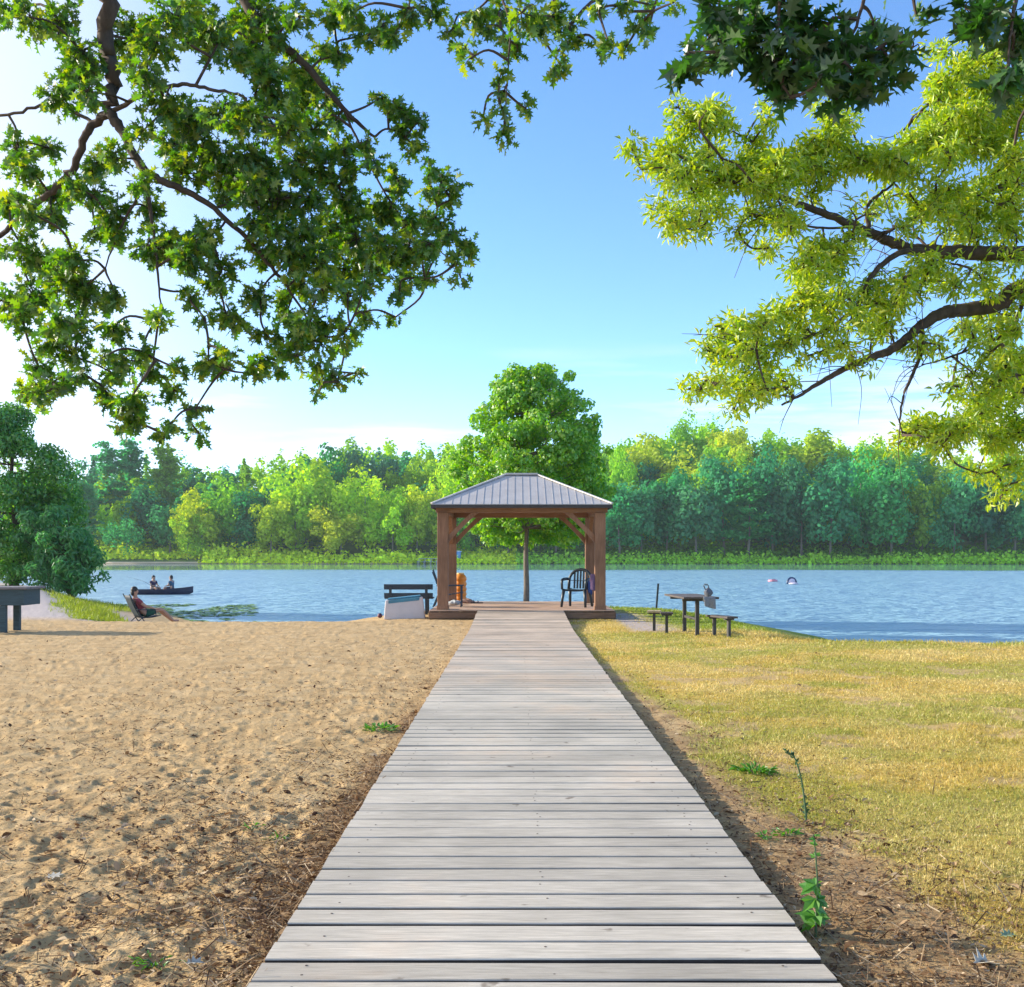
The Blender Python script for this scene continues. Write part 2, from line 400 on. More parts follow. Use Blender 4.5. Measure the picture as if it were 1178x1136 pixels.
def ground_mat():
    m, nt, out = new_mat('ground')
    b = nd(nt, 'ShaderNodeBsdfPrincipled', Roughness=.95); b.inputs['Specular IOR Level'].default_value = .15
    tc = nd(nt, 'ShaderNodeTexCoord'); at_ = nd(nt, 'ShaderNodeAttribute', attribute_name='ground'); sp = nd(nt, 'ShaderNodeSeparateColor'); lk(nt, at_, 'Color', sp, 0)
    def noise(sc, det=6, ro=.65):
        n = nd(nt, 'ShaderNodeTexNoise', Scale=sc, Detail=det, Roughness=ro); lk(nt, tc, 'Object', n, 'Vector'); return n
    def mix(fac, a, c):
        x = nd(nt, 'ShaderNodeMix', data_type='RGBA')
        nt.links.new(fac, x.inputs[0]); nt.links.new(a, x.inputs[6]); nt.links.new(c, x.inputs[7]); return x.outputs[2]
    n1 = noise(3.2); n2 = noise(42, 4, .8); n3 = noise(9, 6, .75)
    sand = ramp(nt, [(.25, (.40, .255, .115)), (.5, (.54, .37, .18)), (.75, (.64, .47, .26))]); lk(nt, n1, 'Fac', sand, 'Fac')
    grit = ramp(nt, [(.36, (.20, .12, .06)), (.47, (1, 1, 1))]); lk(nt, n2, 'Fac', grit, 'Fac')
    sg = nd(nt, 'ShaderNodeMix', data_type='RGBA', blend_type='MULTIPLY'); sg.inputs[0].default_value = .55
    nt.links.new(sand.outputs[0], sg.inputs[6]); nt.links.new(grit.outputs[0], sg.inputs[7])
    grey = nd(nt, 'ShaderNodeRGB'); grey.outputs[0].default_value = (.50, .43, .40, 1)
    wash = mix(at_.outputs['Alpha'], sg.outputs[2], grey.outputs[0])
    soil = ramp(nt, [(.3, (.10, .052, .026)), (.5, (.24, .14, .07)), (.7, (.42, .28, .15))]); lk(nt, n3, 'Fac', soil, 'Fac')
    # soil shows as flecks, not as an even wash
    fl = nd(nt, 'ShaderNodeMath', operation='ADD'); lk(nt, sp, 'Blue', fl, 0); lk(nt, n3, 'Fac', fl, 1)
    flr = nd(nt, 'ShaderNodeMapRange', interpolation_type='SMOOTHSTEP'); flr.inputs[1].default_value = .82; flr.inputs[2].default_value = 1.25; lk(nt, fl, 0, flr, 0)
    c = mix(flr.outputs[0], wash, soil.outputs[0])
    dry = ramp(nt, [(.3, (.36, .21, .045)), (.5, (.58, .40, .11)), (.72, (.70, .52, .19))]); lk(nt, n3, 'Fac', dry, 'Fac')
    grn = ramp(nt, [(.3, (.10, .17, .02)), (.7, (.30, .36, .05))]); lk(nt, n3, 'Fac', grn, 'Fac')
    gg = mix(sp.outputs['Green'], dry.outputs[0], grn.outputs[0])
    c = mix(sp.outputs['Red'], c, gg)
    nt.links.new(c, b.inputs['Base Color'])
    bp = nd(nt, 'ShaderNodeBump', Strength=.9, Distance=.025); lk(nt, n3, 'Fac', bp, 'Height')
    bp2 = nd(nt, 'ShaderNodeBump', Strength=.6, Distance=.006); lk(nt, n2, 'Fac', bp2, 'Height'); lk(nt, bp, 0, bp2, 'Normal'); lk(nt, bp2, 0, b, 'Normal')
    lk(nt, b, 0, out, 'Surface'); return m
GM = ground_mat()
make_ground('sand_beach', -.56, -4.0, 2, GM)
make_ground('lawn', .56, 4.0, 3, GM)

# ================================================================== lake
def water_mat():
    m, nt, out = new_mat('lake water')
    b = nd(nt, 'ShaderNodeBsdfPrincipled', IOR=1.33); b.inputs['Base Color'].default_value = (.25, .42, .50, 1)
    tc = nd(nt, 'ShaderNodeTexCoord'); sx = nd(nt, 'ShaderNodeSeparateXYZ'); lk(nt, tc, 'Object', sx, 0)
    # wind ruffles the open water; the lee under the far wood lies calm
    wob = nd(nt, 'ShaderNodeTexNoise', Scale=.02, Detail=3); lk(nt, tc, 'Object', wob, 'Vector')
    yy = nd(nt, 'ShaderNodeMath', operation='MULTIPLY_ADD'); yy.inputs[1].default_value = 40; lk(nt, wob, 'Fac', yy, 0); lk(nt, sx, 'Y', yy, 2)
    lee = nd(nt, 'ShaderNodeMapRange', interpolation_type='SMOOTHSTEP'); lee.inputs[1].default_value = 165; lee.inputs[2].default_value = 186; lee.inputs[3].default_value = 1; lee.inputs[4].default_value = .012; lk(nt, yy, 0, lee, 0)
    def waves(sc, st, det):
        mp = nd(nt, 'ShaderNodeMapping'); mp.inputs['Scale'].default_value = st; mp.inputs['Rotation'].default_value = (0, 0, R(12)); lk(nt, tc, 'Object', mp, 'Vector')
        n = nd(nt, 'ShaderNodeTexNoise', Scale=sc, Detail=det, Roughness=.6); lk(nt, mp, 0, n, 'Vector'); return n
    a = waves(2.6, (.55, 1, 1), 3); c = waves(.55, (.5, 1, 1), 3)
    ad = nd(nt, 'ShaderNodeMath', operation='MULTIPLY_ADD'); ad.inputs[1].default_value = 2.2; lk(nt, c, 'Fac', ad, 0); lk(nt, a, 'Fac', ad, 2)
    rg = nd(nt, 'ShaderNodeMapRange'); rg.inputs[1].default_value = .02; rg.inputs[3].default_value = .03; rg.inputs[4].default_value = .28; lk(nt, lee, 0, rg, 0); lk(nt, rg, 0, b, 'Roughness')
    bp = nd(nt, 'ShaderNodeBump', Distance=.42); lk(nt, ad, 0, bp, 'Height'); lk(nt, lee, 0, bp, 'Strength'); lk(nt, bp, 0, b, 'Normal')
    lk(nt, b, 0, out, 'Surface'); return m
ys = np.array([15, 25, 40, 70, 120, 200, 300, 340.]); xs = np.array([-420, -200, -80, 0, 80, 200, 420.])
YY, XX = np.meshgrid(ys, xs, indexing='ij'); nC = len(xs)
i_ = np.arange(len(ys) - 1)[:, None] * nC; k_ = np.arange(nC - 1)[None]
tag(np_mesh('lake_water', np.stack([XX, YY, np.full_like(XX, WZ)], -1).reshape(-1, 3), [np.stack([i_ + k_, i_ + k_ + 1, i_ + nC + k_ + 1, i_ + nC + k_], -1).reshape(-1, 4)], water_mat()), kind='structure')

# ================================================================== far shore and wooded hill
SKYX = np.array([-700, 0, 75, 150, 250, 300, 350, 400, 440, 480, 530, 600, 690, 740, 790, 830, 880, 960, 1040, 1100, 1178, 1900.])
SKYY = np.array([540, 535, 528, 512, 522, 520, 508, 500, 500, 512, 498, 492, 492, 492, 482, 476, 490, 493, 502, 508, 500, 505.])
def shore_y(x): return 256 + 9 * (fbm(x * .012, x * 0 + 3, 71, 3) - .5) + 6 * sstep(-20, -100, x)
def hill_z(x, y):
    d = y - shore_y(x)
    px = CX + x / np.maximum(y, 1) * F
    top = (CY - np.interp(px, SKYX, SKYY)) / F * 345 + H - 21         # ridge under the skyline trees
    z = WZ + np.where(d < 0, d * .06, np.minimum(d * .35, 1.1)) + np.clip(top, 4, 60) * sstep(10, 88, d)
    return np.maximum(z, -3) + .5 * (fbm(x * .08, y * .08, 77, 3) - .5) * sstep(1, 8, d)
fy = np.concatenate([np.arange(244, 276, 1.), np.arange(276, 345, 4), np.arange(345, 520, 25)]); fx = np.arange(-480, 481, 4.)
FY, FX = np.meshgrid(fy, fx, indexing='ij'); nC = len(fx)
i_ = np.arange(len(fy) - 1)[:, None] * nC; k_ = np.arange(nC - 1)[None]
far_m = simple('far bank soil', (.11, .17, .05), .95, .5, .35)
tag(np_mesh('wooded_hill', np.stack([FX, FY, hill_z(FX, FY)], -1).reshape(-1, 3), [np.stack([i_ + k_, i_ + k_ + 1, i_ + nC + k_ + 1, i_ + nC + k_], -1).reshape(-1, 4)], far_m, None, True), kind='structure')
# ================================================================== overhanging trees near the camera
bark = simple('oak bark', (.075, .052, .04), .9, .5, 9, .8, (1, 1, .35))
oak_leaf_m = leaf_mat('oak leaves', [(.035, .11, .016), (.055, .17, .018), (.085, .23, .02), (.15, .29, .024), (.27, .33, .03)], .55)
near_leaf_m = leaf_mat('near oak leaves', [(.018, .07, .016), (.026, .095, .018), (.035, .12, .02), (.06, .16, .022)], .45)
gold_leaf_m = leaf_mat('yellow green leaves', [(.20, .37, .025), (.31, .48, .03), (.43, .56, .04), (.54, .58, .05)], .5)

def grow(root, limbs, blobs, zj, leaf, lsize, dens, per, mats, up=.6, droop=.35, extra=None, seg=7, flat=1.0, scat=.035, bare=0):
    """limbs: [(points, r0, r1)], blobs: [(px, py, r)] leaf masses. Twigs run from the nearest wood to every tuft of leaves."""
    wood = Batch(); nodes = []
    for pts, r0, r1 in limbs:
        c = catmull(pts, 7); c = c + rng.normal(size=c.shape) * r1 * .5
        wood.tube(c, np.linspace(r0, r1, len(c)), seg); nodes.append(c)
    wood.build('trunk', mats[1], root, True, True)
    nodes = np.concatenate(nodes)
    hubs = []
    for b in blobs:
        Zg = b[3] if len(b) > 3 else None
        if Zg is None:
            q = at(b[0], b[1], 1.0); pr = np.stack([CX + nodes[:, 0] / np.maximum(nodes[:, 1], .3) * F, CY - (nodes[:, 2] - H) / np.maximum(nodes[:, 1], .3) * F], 1)
            j = np.argsort(((pr - np.array(b[:2])) ** 2).sum(1))[:6]
            Zg = nodes[j, 1].mean() + rng.normal() * zj
        hubs.append((at(b[0], b[1], Zg), b[2] * Zg / F))
    for h in (extra or []): hubs.append(h)
    cr = Batch(); P = []; D = []; N = []; Sz = []
    for _ in range(bare):             # fine leafless twigs along the limbs
        i = rng.integers(len(limbs[0][0]) * 7, len(nodes)); L = rng.uniform(.2, .7); d = norm(rand_dirs(1)[0] + np.array([-.5, 0, -.25])); a = nodes[i]; k = [a, a + d * L * .5 + rand_dirs(1)[0] * .05, a + d * L + np.array([0, 0, -.12 * L]) + rand_dirs(1)[0] * .05]
        cr.tube(catmull(k, 4), np.linspace(.006, .002, 9), 4, 1)
        if rng.random() < .6: cr.tube(np.array([k[1], k[1] + norm(d + rand_dirs(1)[0]) * L * .4]), [.003, .0018], 4, 1)
    order = np.argsort([np.min(((nodes - h[0]) ** 2).sum(1)) for h in hubs])
    tree = nodes.copy(); tr = np.full(len(nodes), .02)
    for i in order:
        c, r = hubs[i]
        j = np.argmin(((tree - c) ** 2).sum(1)); a = tree[j]
        L = np.linalg.norm(c - a)
        if L > .02:
            mid = (a + c) / 2 + rng.normal(size=3) * L * .10 + np.array([0, 0, .06 * L]); k = catmull([a, mid, c], 4)
            cr.tube(k, np.linspace(.011, .006, len(k)) * (1 + .5 * min(L, 2)), 5, 1)
            tree = np.vstack([tree, k[2:]])
        n = max(2, int(dens * r * r + rng.random()))
        for _ in range(n):
            o = rand_dirs(1)[0] * rng.random() ** .4 * r; o[2] *= flat
            t = c + o
            m = (c + t) / 2 + rng.normal(size=3) * .12 * r
            cr.tube(np.array([c, m, t]), [.0045, .0035, .0025], 4, 1)
            td = norm(o + np.array([0, 0, -.15 * r]))
            q = rng.integers(per[0], per[1] + 1)
            d = norm(td[None] * .75 + rand_dirs(q) * 1.0 + np.array([0, 0, -droop]))
            s = rng.uniform(lsize[0], lsize[1], q)
            P.append(t[None] + d * .012 + rand_dirs(q) * scat - td[None] * rng.random((q, 1)) * .08); D.append(d)
            N.append(norm(rand_dirs(q) * .7 + np.array([0, 0, up]))); Sz.append(s)
    V, fs = stamp(np.concatenate(P), np.concatenate(D), np.concatenate(N), np.concatenate(Sz), *leaf)
    cr.add(V, fs, 0)
    return cr.build('crown', [mats[0], mats[1]], root, False, True)
def px(*p): return np.array([at(*q) for q in p])

# --- the big oak whose limbs hang in from the upper left
oak = thing('oak_tree', 'big dark green oak hanging its drooping lobed leaf branches over the sand at upper left', 'tree', (-7.4, 3.0, GZ))
ow = lambda *p: np.array(p, float)
join = at(128, 132, 9.6)
oak_limbs = [
    (ow((-7.4, 3.0, -.3), (-7.3, 3.1, 1.5), (-7.1, 3.6, 4), (-6.6, 5.4, 7.0), (-5.6, 7.4, 9.2)), .42, .2),
    (np.vstack([ow((-6.6, 5.4, 7.0), (-4.9, 8.2, 8.4)), px((118, -120, 9.4), (122, 0, 9.5), (127, 80, 9.6)), join[None]]), .11, .052),
    (np.vstack([join[None], px((140, 150, 9.5), (165, 195, 9.4), (200, 214, 9.4), (240, 235, 9.5), (290, 280, 9.6), (330, 330, 9.7))]), .046, .014),
    (np.vstack([join[None], px((105, 145, 9.7), (85, 190, 9.8), (60, 220, 9.9), (30, 245, 10), (-10, 275, 10.2), (-90, 320, 10.4))]), .04, .02),
    (px((170, 205, 9.4), (172, 235, 9.3), (180, 290, 9.2), (185, 350, 9.2)), .022, .007),
    (px((160, 225, 9.4), (140, 260, 9.5), (120, 310, 9.5)), .014, .006),
    (px((128, 128, 9.6), (165, 110, 9.3), (205, 98, 9.1), (240, 103, 9.0), (278, 110, 9.0), (285, 125, 9.0)), .022, .009),
    (px((105, 140, 9.7), (60, 120, 9.9), (10, 132, 10), (-60, 140, 10.3)), .016, .012),
    (np.vstack([ow((-4.9, 8.2, 8.4)), px((230, -60, 10), (300, 30, 10.2), (350, 75, 10.2), (395, 125, 10.2), (430, 158, 10.2))]), .07, .012),
    (np.vstack([ow((-5.6, 7.4, 9.2)), px((250, -140, 9.6), (420, -60, 9.4), (560, -40, 9.0), (680, -25, 8.8), (760, -10, 8.8))]), .09, .012),
    (px((560, -40, 9.0), (585, 20, 8.9), (585, 70, 8.9), (580, 140, 8.9)), .012, .004),
    (px((330, 330, 9.7), (360, 380, 9.8), (372, 440, 9.8)), .012, .004),
    (px((395, 125, 10.2), (430, 200, 10.2), (470, 260, 10.2), (520, 300, 10.2)), .012, .005),
]
oak_blobs = [(35,20,25),(70,25,30),(95,60,28),(90,85,28),(70,112,24),(100,105,22),(150,40,35),(180,50,28),(165,85,26),(200,20,35),(230,30,35),(250,50,30),(270,60,25),(285,25,30),(15,15,20),
(190,120,26),(205,135,25),(220,142,25),(250,132,26),(280,135,28),(235,170,33),(260,190,33),(200,165,24),(215,200,28),(270,215,30),(290,180,30),(165,150,16),
(20,172,22),(30,195,22),(55,170,18),(10,230,22),(25,240,22),(60,225,22),(85,215,22),(110,190,22),(130,182,20),(105,225,22),(60,250,20),(135,245,24),(165,212,18),(172,240,20),(125,255,18),
(30,290,28),(55,300,26),(85,300,24),(15,350,28),(40,340,24),(75,330,26),(95,330,22),(25,365,24),(70,370,20),(85,375,22),(100,345,16),(125,345,17),(135,340,16),(130,375,20),(60,395,22),(85,405,18),(45,425,22),(60,440,20),(45,455,17),(75,440,17),(30,455,13),(95,430,15),(120,410,13),(140,415,15),(165,405,17),(175,425,17),(130,430,16),(125,455,19),(150,460,23),(165,470,18),(155,485,17),(140,495,10),(190,500,12),(195,490,10),(225,470,13),(215,475,9),(230,500,13),(200,450,14),(240,415,20),(255,420,16),(262,408,13),(205,425,13),(180,370,13),(182,365,11),(170,285,28),(195,285,26),(210,300,18),(225,285,28),(255,310,24),(250,330,16),(240,270,26),(220,345,14),(215,335,11),(260,365,20),(275,370,16),(235,365,10),(130,272,16),(110,268,13),(295,340,16),(295,420,13),
(300,20,30),(300,55,28),(320,40,18),(345,20,20),(385,20,26),(405,15,22),(420,42,16),(440,30,18),(455,40,15),(375,60,18),(390,65,16),(350,85,22),(305,85,28),(330,80,24),(360,97,18),(320,110,28),(350,120,26),(375,112,18),(300,130,28),(330,150,28),(360,150,24),(385,142,16),(440,112,13),(452,122,16),(466,132,16),(480,142,15),(460,152,13),(395,172,18),(420,165,13),(475,166,15),(430,186,16),(340,185,30),(370,190,28),(400,195,18),(310,200,30),(290,220,28),(320,230,30),(355,230,30),(390,215,24),(455,205,16),(460,216,12),(495,190,12),(510,205,14),(525,215,12),(520,230,13),(505,226,13),(495,216,12),(430,240,24),(450,245,20),(400,245,28),(470,255,20),(490,250,18),(505,258,16),(515,270,14),(540,280,12),(535,290,12),(527,302,11),(530,320,10),(495,280,20),(470,285,24),(440,280,28),(410,275,28),(380,265,30),(350,275,30),(320,270,26),(300,290,24),
(300,255,24),(330,300,24),(365,300,28),(395,310,24),(425,310,24),(455,300,24),(475,320,16),(490,320,13),(460,335,14),(400,340,16),(420,330,18),(415,360,12),(425,368,9),(455,365,9),(350,325,24),(375,330,18),(300,345,16),(325,340,14),(330,360,20),(355,365,20),(375,375,18),(395,385,14),(345,385,20),(370,395,18),(395,400,14),(405,380,11),(300,385,13),(310,390,13),(325,400,16),(305,415,13),(290,430,11),(320,425,13),(340,410,16),(365,420,11),(380,430,11),(370,440,13),(365,455,9),(390,440,11),(410,430,9),
(470,10,18),(500,15,18),(520,35,14),(535,55,11),(545,15,18),(560,30,14),(540,68,9),(575,10,18),(600,15,20),(620,25,20),(585,45,14),(595,60,13),(575,90,11),(580,105,9),(605,125,11),(575,120,11),(555,140,9),(580,150,11),(585,160,8),(640,20,18),(655,30,16),(640,60,11),(645,75,11),(660,45,13),(690,10,13),(700,50,11),(695,60,9),(720,55,9),(735,30,12),(745,40,10),(720,10,13),(745,5,11),(775,3,9)]
ext = []
for _ in range(70):
    p = np.array([-5.8, 6.2, 9.2]) + rand_dirs(1)[0] * np.array([3.6, 3.2, 2.2]) * rng.random() ** .35
    q = (CX + p[0] / max(p[1], .5) * F, CY - (p[2] - H) / max(p[1], .5) * F)
    if q[1] < -45 or q[0] < -45: ext.append((p, .34))
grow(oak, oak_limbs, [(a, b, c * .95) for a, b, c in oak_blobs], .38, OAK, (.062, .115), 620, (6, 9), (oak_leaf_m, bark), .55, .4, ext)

# --- the oak right beside the camera, only its lowest spray dips in at the top
oak2 = thing('oak_tree', 'near oak spray of large deep green star shaped leaves dipping in at the top right', 'tree', (4.3, 2.2, GZ))
oak2_limbs = [(ow((4.3, 2.2, -.3), (4.25, 2.2, 1.6), (4.1, 2.5, 3.6), (3.6, 3.2, 5.6), (3.0, 4.0, 7)), .33, .14),
    (np.vstack([ow((4.1, 2.5, 3.6), (3.3, 4.4, 5.0)), px((1120, -60, 5.7), (1000, -25, 5.8), (900, -20, 5.8), (820, -15, 5.9))]), .07, .012),
    (px((1000, -25, 5.8), (985, 30, 5.8), (965, 75, 5.75)), .012, .004), (px((900, -20, 5.8), (895, 40, 5.8), (900, 90, 5.8)), .011, .004),
    (px((1180, -60, 5.5), (1165, 20, 5.5), (1160, 70, 5.45)), .012, .004), (px((830, -15, 5.9), (822, 30, 5.9), (800, 65, 5.9)), .008, .003)]
oak2_blobs = [(785,80,13),(792,62,7),(800,76,10),(832,60,18),(815,40,16),(815,12,17),(845,20,20),(870,30,18),(850,65,16),(880,70,20),(900,40,20),(905,88,20),(890,103,12),(910,112,8),(930,30,18),(935,60,20),(940,98,16),(955,80,18),(965,50,18),(970,108,15),(985,85,18),(1000,106,13),(1005,60,18),(1005,25,14),(1020,90,12),(1025,70,16),(1035,40,12),(1050,55,11),(1055,22,9),(905,8,18),(1110,8,17),(1130,25,17),(1145,12,17),(1165,20,18),(1165,60,17),(1160,78,14),(1150,92,8),(1175,92,12),(1120,38,8),(870,50,15),(915,70,15),(960,20,12)]
ext = []
for _ in range(40):
    p = np.array([3.3, 3.4, 7.0]) + rand_dirs(1)[0] * np.array([2.4, 2.4, 1.6]) * rng.random() ** .35
    q = CY - (p[2] - H) / max(p[1], .5) * F
    if q < -60: ext.append((p, .34))
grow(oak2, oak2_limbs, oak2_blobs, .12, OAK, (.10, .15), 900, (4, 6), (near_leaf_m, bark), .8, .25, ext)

# --- the yellow-green tree reaching in from the right
gold = thing('spreading_tree', 'spreading yellow green tree with dark bare limbs reaching over the lawn from the right edge', 'tree', (7.6, 11.4, GZ))
gold_limbs = [(ow((7.6, 11.4, -.3), (7.55, 11.4, 1.5), (7.4, 11.35, 3.4), (7.3, 11.3, 5.2), (7.0, 11.2, 7.5)), .40, .16),
    (np.vstack([ow((7.4, 11.35, 3.9)), px((1300, 303, 11.2), (1178, 293, 11), (1120, 291, 11), (1070, 289, 11), (1040, 284, 10.9), (1000, 267, 10.8), (960, 250, 10.7), (910, 231, 10.6), (868, 214, 10.5), (830, 205, 10.4))]), .10, .012),
    (px((1075, 289, 11), (1040, 290, 10.8), (1018, 302, 10.7), (1000, 322, 10.6), (990, 347, 10.6), (965, 370, 10.5), (940, 384, 10.4), (895, 396, 10.3), (850, 398, 10.2)), .034, .008),
    (np.vstack([ow((7.4, 11.35, 3.3)), px((1300, 312, 11.3), (1178, 331, 11.2), (1150, 349, 11.1), (1110, 357, 11.1), (1085, 360, 11), (1060, 375, 10.9), (1030, 400, 10.8), (1000, 412, 10.7), (960, 431, 10.6), (930, 449, 10.5), (900, 466, 10.4))]), .105, .010),
    (px((1060, 375, 10.9), (1062, 400, 10.8), (1050, 430, 10.8), (1041, 452, 10.7), (1035, 482, 10.7), (1038, 500, 10.7)), .024, .006),
    (np.vstack([ow((7.3, 11.3, 5.0)), px((1290, 120, 11.8), (1178, 192, 11.7), (1150, 216, 11.6), (1120, 231, 11.5), (1085, 252, 11.4))]), .075, .014),
    (px((1000, 267, 10.8), (997, 240, 10.8), (1010, 225, 10.9), (1030, 208, 10.9), (1030, 180, 11)), .022, .007),
    (px((1005, 272, 10.8), (1040, 258, 10.7), (1075, 237, 10.7), (1090, 215, 10.7)), .02, .008),
    (px((1178, 345, 11.2), (1163, 380, 11.1), (1130, 396, 11), (1090, 412, 10.9), (1060, 420, 10.9)), .022, .006),
    (px((990, 262, 10.8), (940, 262, 10.6), (900, 254, 10.5), (860, 245, 10.4)), .014, .005),
    (np.vstack([ow((7.0, 11.2, 7.5)), px((1260, 10, 11.6), (1150, 60, 11.6), (1080, 110, 11.5), (1040, 150, 11.4))]), .06, .01),
    (px((1070, 289, 11), (1050, 262, 11.2), (1060, 240, 11.3)), .016, .007),
    (px((985, 350, 10.6), (975, 385, 10.6), (980, 412, 10.6)), .012, .004), (px((1030, 400, 10.8), (1020, 370, 10.9), (1010, 345, 11)), .012, .005)]
gold_blobs = [(745,190,10),(765,180,20),(790,150,20),(810,140,18),(825,130,13),(835,145,13),(775,205,18),(795,195,16),(760,240,14),(775,255,16),(790,265,11),(820,180,14),(815,215,18),(840,205,20),(825,240,16),(855,195,20),(870,180,20),(885,140,10),(880,215,18),(895,190,20),(905,205,18),(920,185,20),(940,170,18),(955,160,16),(965,140,18),(950,200,20),(975,190,20),(1000,180,18),(1020,190,18),(1040,170,18),(1060,175,16),(1050,200,16),(1075,160,20),(1085,140,18),(1090,180,18),(1105,150,20),(1120,130,20),(1100,110,20),(1130,100,20),(1150,130,20),(1160,160,18),(1080,115,13),(1110,80,18),(1140,70,16),(1085,60,10),(1165,110,16),(1130,45,9),(870,250,13),(850,265,11),(885,285,12),(910,260,17),(900,245,13),(930,290,16),(950,285,16),(960,300,16),(915,310,12),(940,320,15),(925,340,17),(900,360,18),(875,375,16),(850,380,14),(835,385,12),(860,400,16),(835,410,14),(815,405,9),(880,410,16),(905,395,16),(930,380,14),(950,360,16),(970,340,14),(985,370,15),(1000,350,15),(1010,330,17),(1030,350,15),(1045,330,15),(1020,380,12),(960,400,12),(980,410,10),(820,440,12),(805,448,10),(840,445,14),(860,440,14),(885,435,14),(905,440,10),(850,460,9),(875,455,10),(845,470,7),(1060,305,15),(1080,322,13),(1100,330,15),(1060,395,11),(1080,400,10),(1120,390,11),(1130,365,10),(1140,405,14),(1160,420,16),(1170,380,12),(1120,430,12),(1145,440,16),(1170,450,16),(1100,455,11),(1130,465,12),(1160,470,12),(1100,220,16),(1080,228,15),(1060,240,12),(1110,240,15),(1130,212,15),(1150,232,15),(1170,245,13),(1090,265,12),(1120,270,12),(1020,230,12),(1000,242,10),(1040,262,11),(1160,200,13),(980,270,10),
(1060,492,20),(1085,498,20),(1115,490,16),(1150,508,22),(1170,498,18),(1168,535,13),(1148,540,13),(1155,562,6),(1040,505,11),(1085,512,14),(1150,575,4),(1172,560,6),(1135,170,22),(1165,185,20),(1110,175,18),(1150,100,20),(1172,135,18),(1125,250,18),(1155,262,18),(1174,215,16),(1100,240,16),(1170,340,16),(1150,385,16),(1172,410,16),(1165,300,12),(1130,320,14),(1165,445,16),(1130,480,16)]
ext = []
for _ in range(60):
    p = np.array([7.2, 11.2, 6.6]) + rand_dirs(1)[0] * np.array([3.2, 3.4, 3.0]) * rng.random() ** .35
    q = (CX + p[0] / p[1] * F, CY - (p[2] - H) / p[1] * F)
    if q[1] < -40 or q[0] > 1215: ext.append((p, .34))
grow(gold, gold_limbs, [(a, b, c * 1.12) for a, b, c in gold_blobs] + [(a + rng.normal() * c * 1.1, b + rng.normal() * c * .7, c * .75) for a, b, c in gold_blobs for _ in (0, 1)], .35, SLIM, (.055, .098), 700, (11, 16), (gold_leaf_m, bark), 1.0, .1, ext, flat=.6, scat=.09, bare=140)

# ================================================================== maple behind the gazebo, trees of the left bank
def clumpy(root, lumps, n, leaf, size, mats, trunk, trunk_r, up=.35, twigs=True, lowest=.0):
    """lumps: (centre, radius) in local metres; leaves sit through the outer half of every lump"""
    w = Batch(); c = catmull(trunk, 5); w.tube(c, np.linspace(trunk_r[0], trunk_r[1], len(c)), 9)
    for p, r in lumps:
        j = np.argmin(np.abs(c[:, 2] - max(p[2] - .35 * np.hypot(p[0], p[1]), lowest))); a = c[j]
        if p[2] < lowest: continue
        if twigs and np.linalg.norm(p - a) > .3:
            k = catmull([a, (a + p) / 2 + rng.normal(size=3) * .08 - np.array([0, 0, .1]), p], 4)
            w.tube(k, np.linspace(.02, .008, len(k)), 5)
    w.build('trunk', mats[1], root, True)
    wt = np.array([r ** 2 for _, r in lumps]); wt /= wt.sum(); ids = rng.choice(len(lumps), n, p=wt)
    cc = np.array([p for p, _ in lumps])[ids]; rr = np.array([r for _, r in lumps])[ids]
    d = rand_dirs(n); P = cc + d * (rr * rng.uniform(.35, 1.08, n) ** .6)[:, None] * np.array([1, 1, .85])
    N = norm(d * .8 + rand_dirs(n) * .55 + np.array([0, 0, up])); D = norm(np.cross(N, rand_dirs(n)) + np.array([0, 0, -.35]))
    V, fs = stamp(P, D, N, rng.uniform(size[0], size[1], n), *leaf)
    b = Batch(); b.add(V, fs, 0); return b.build('crown', [mats[0]], root)
grey_bark = simple('grey bark', (.17, .14, .115), .9, .35, 14, .6, (1, 1, .3))
maple_m = leaf_mat('maple leaves', [(.085, .29, .014), (.14, .39, .016), (.21, .48, .02), (.36, .52, .026)], .52)
MX, MY = at(605, 690, 37.2)[0], 37.2
mz = float(ground_z(MX, MY, False))
maple = thing('maple_tree', 'bright green rounded maple standing alone right behind the gazebo roof', 'tree', (MX, MY, mz))
prof = [(618, 548, 690), (600, 535, 697), (575, 527, 700), (545, 525, 700), (515, 528, 698), (490, 537, 692), (470, 550, 682), (450, 562, 668), (434, 574, 650)]
lumps = []
for i in range(340):
    y = rng.uniform(430, 618); k = sorted(prof, key=lambda q: q[0]); xs_ = [q[0] for q in k]
    l = np.interp(y, xs_, [q[1] for q in k]); r = np.interp(y, xs_, [q[2] for q in k])
    sc = MY / F; hw = (r - l) / 2 * sc; cx_ = ((l + r) / 2 - 605) * sc
    rad = rng.uniform(.22, .50); a = rng.random() * 6.28; q = max(hw * (1.02 + .05 * math.sin(3 * a + y * .06) + rng.normal() * .04) - rad * .55, .1) * rng.random() ** .28
    if i % 4 == 0: q = hw * rng.uniform(.88, 1.08); rad = rng.uniform(.12, .26)          # ragged outline
    lumps.append((np.array([cx_ + q * math.cos(a), q * .95 * math.sin(a), H + (CY - y) * sc - mz + (.18 * rng.random() if i % 4 == 0 else 0)]), rad))
clumpy(maple, lumps, 42000, MAPLE, (.085, .15), (maple_m, grey_bark), ow((0, 0, -.2), (.02, 0, .8), (.0, 0, 2.0), (.05, .05, 3.4), (-.05, 0, 5.2), (.05, 0, 7.0)), (.115, .03), lowest=2.75)

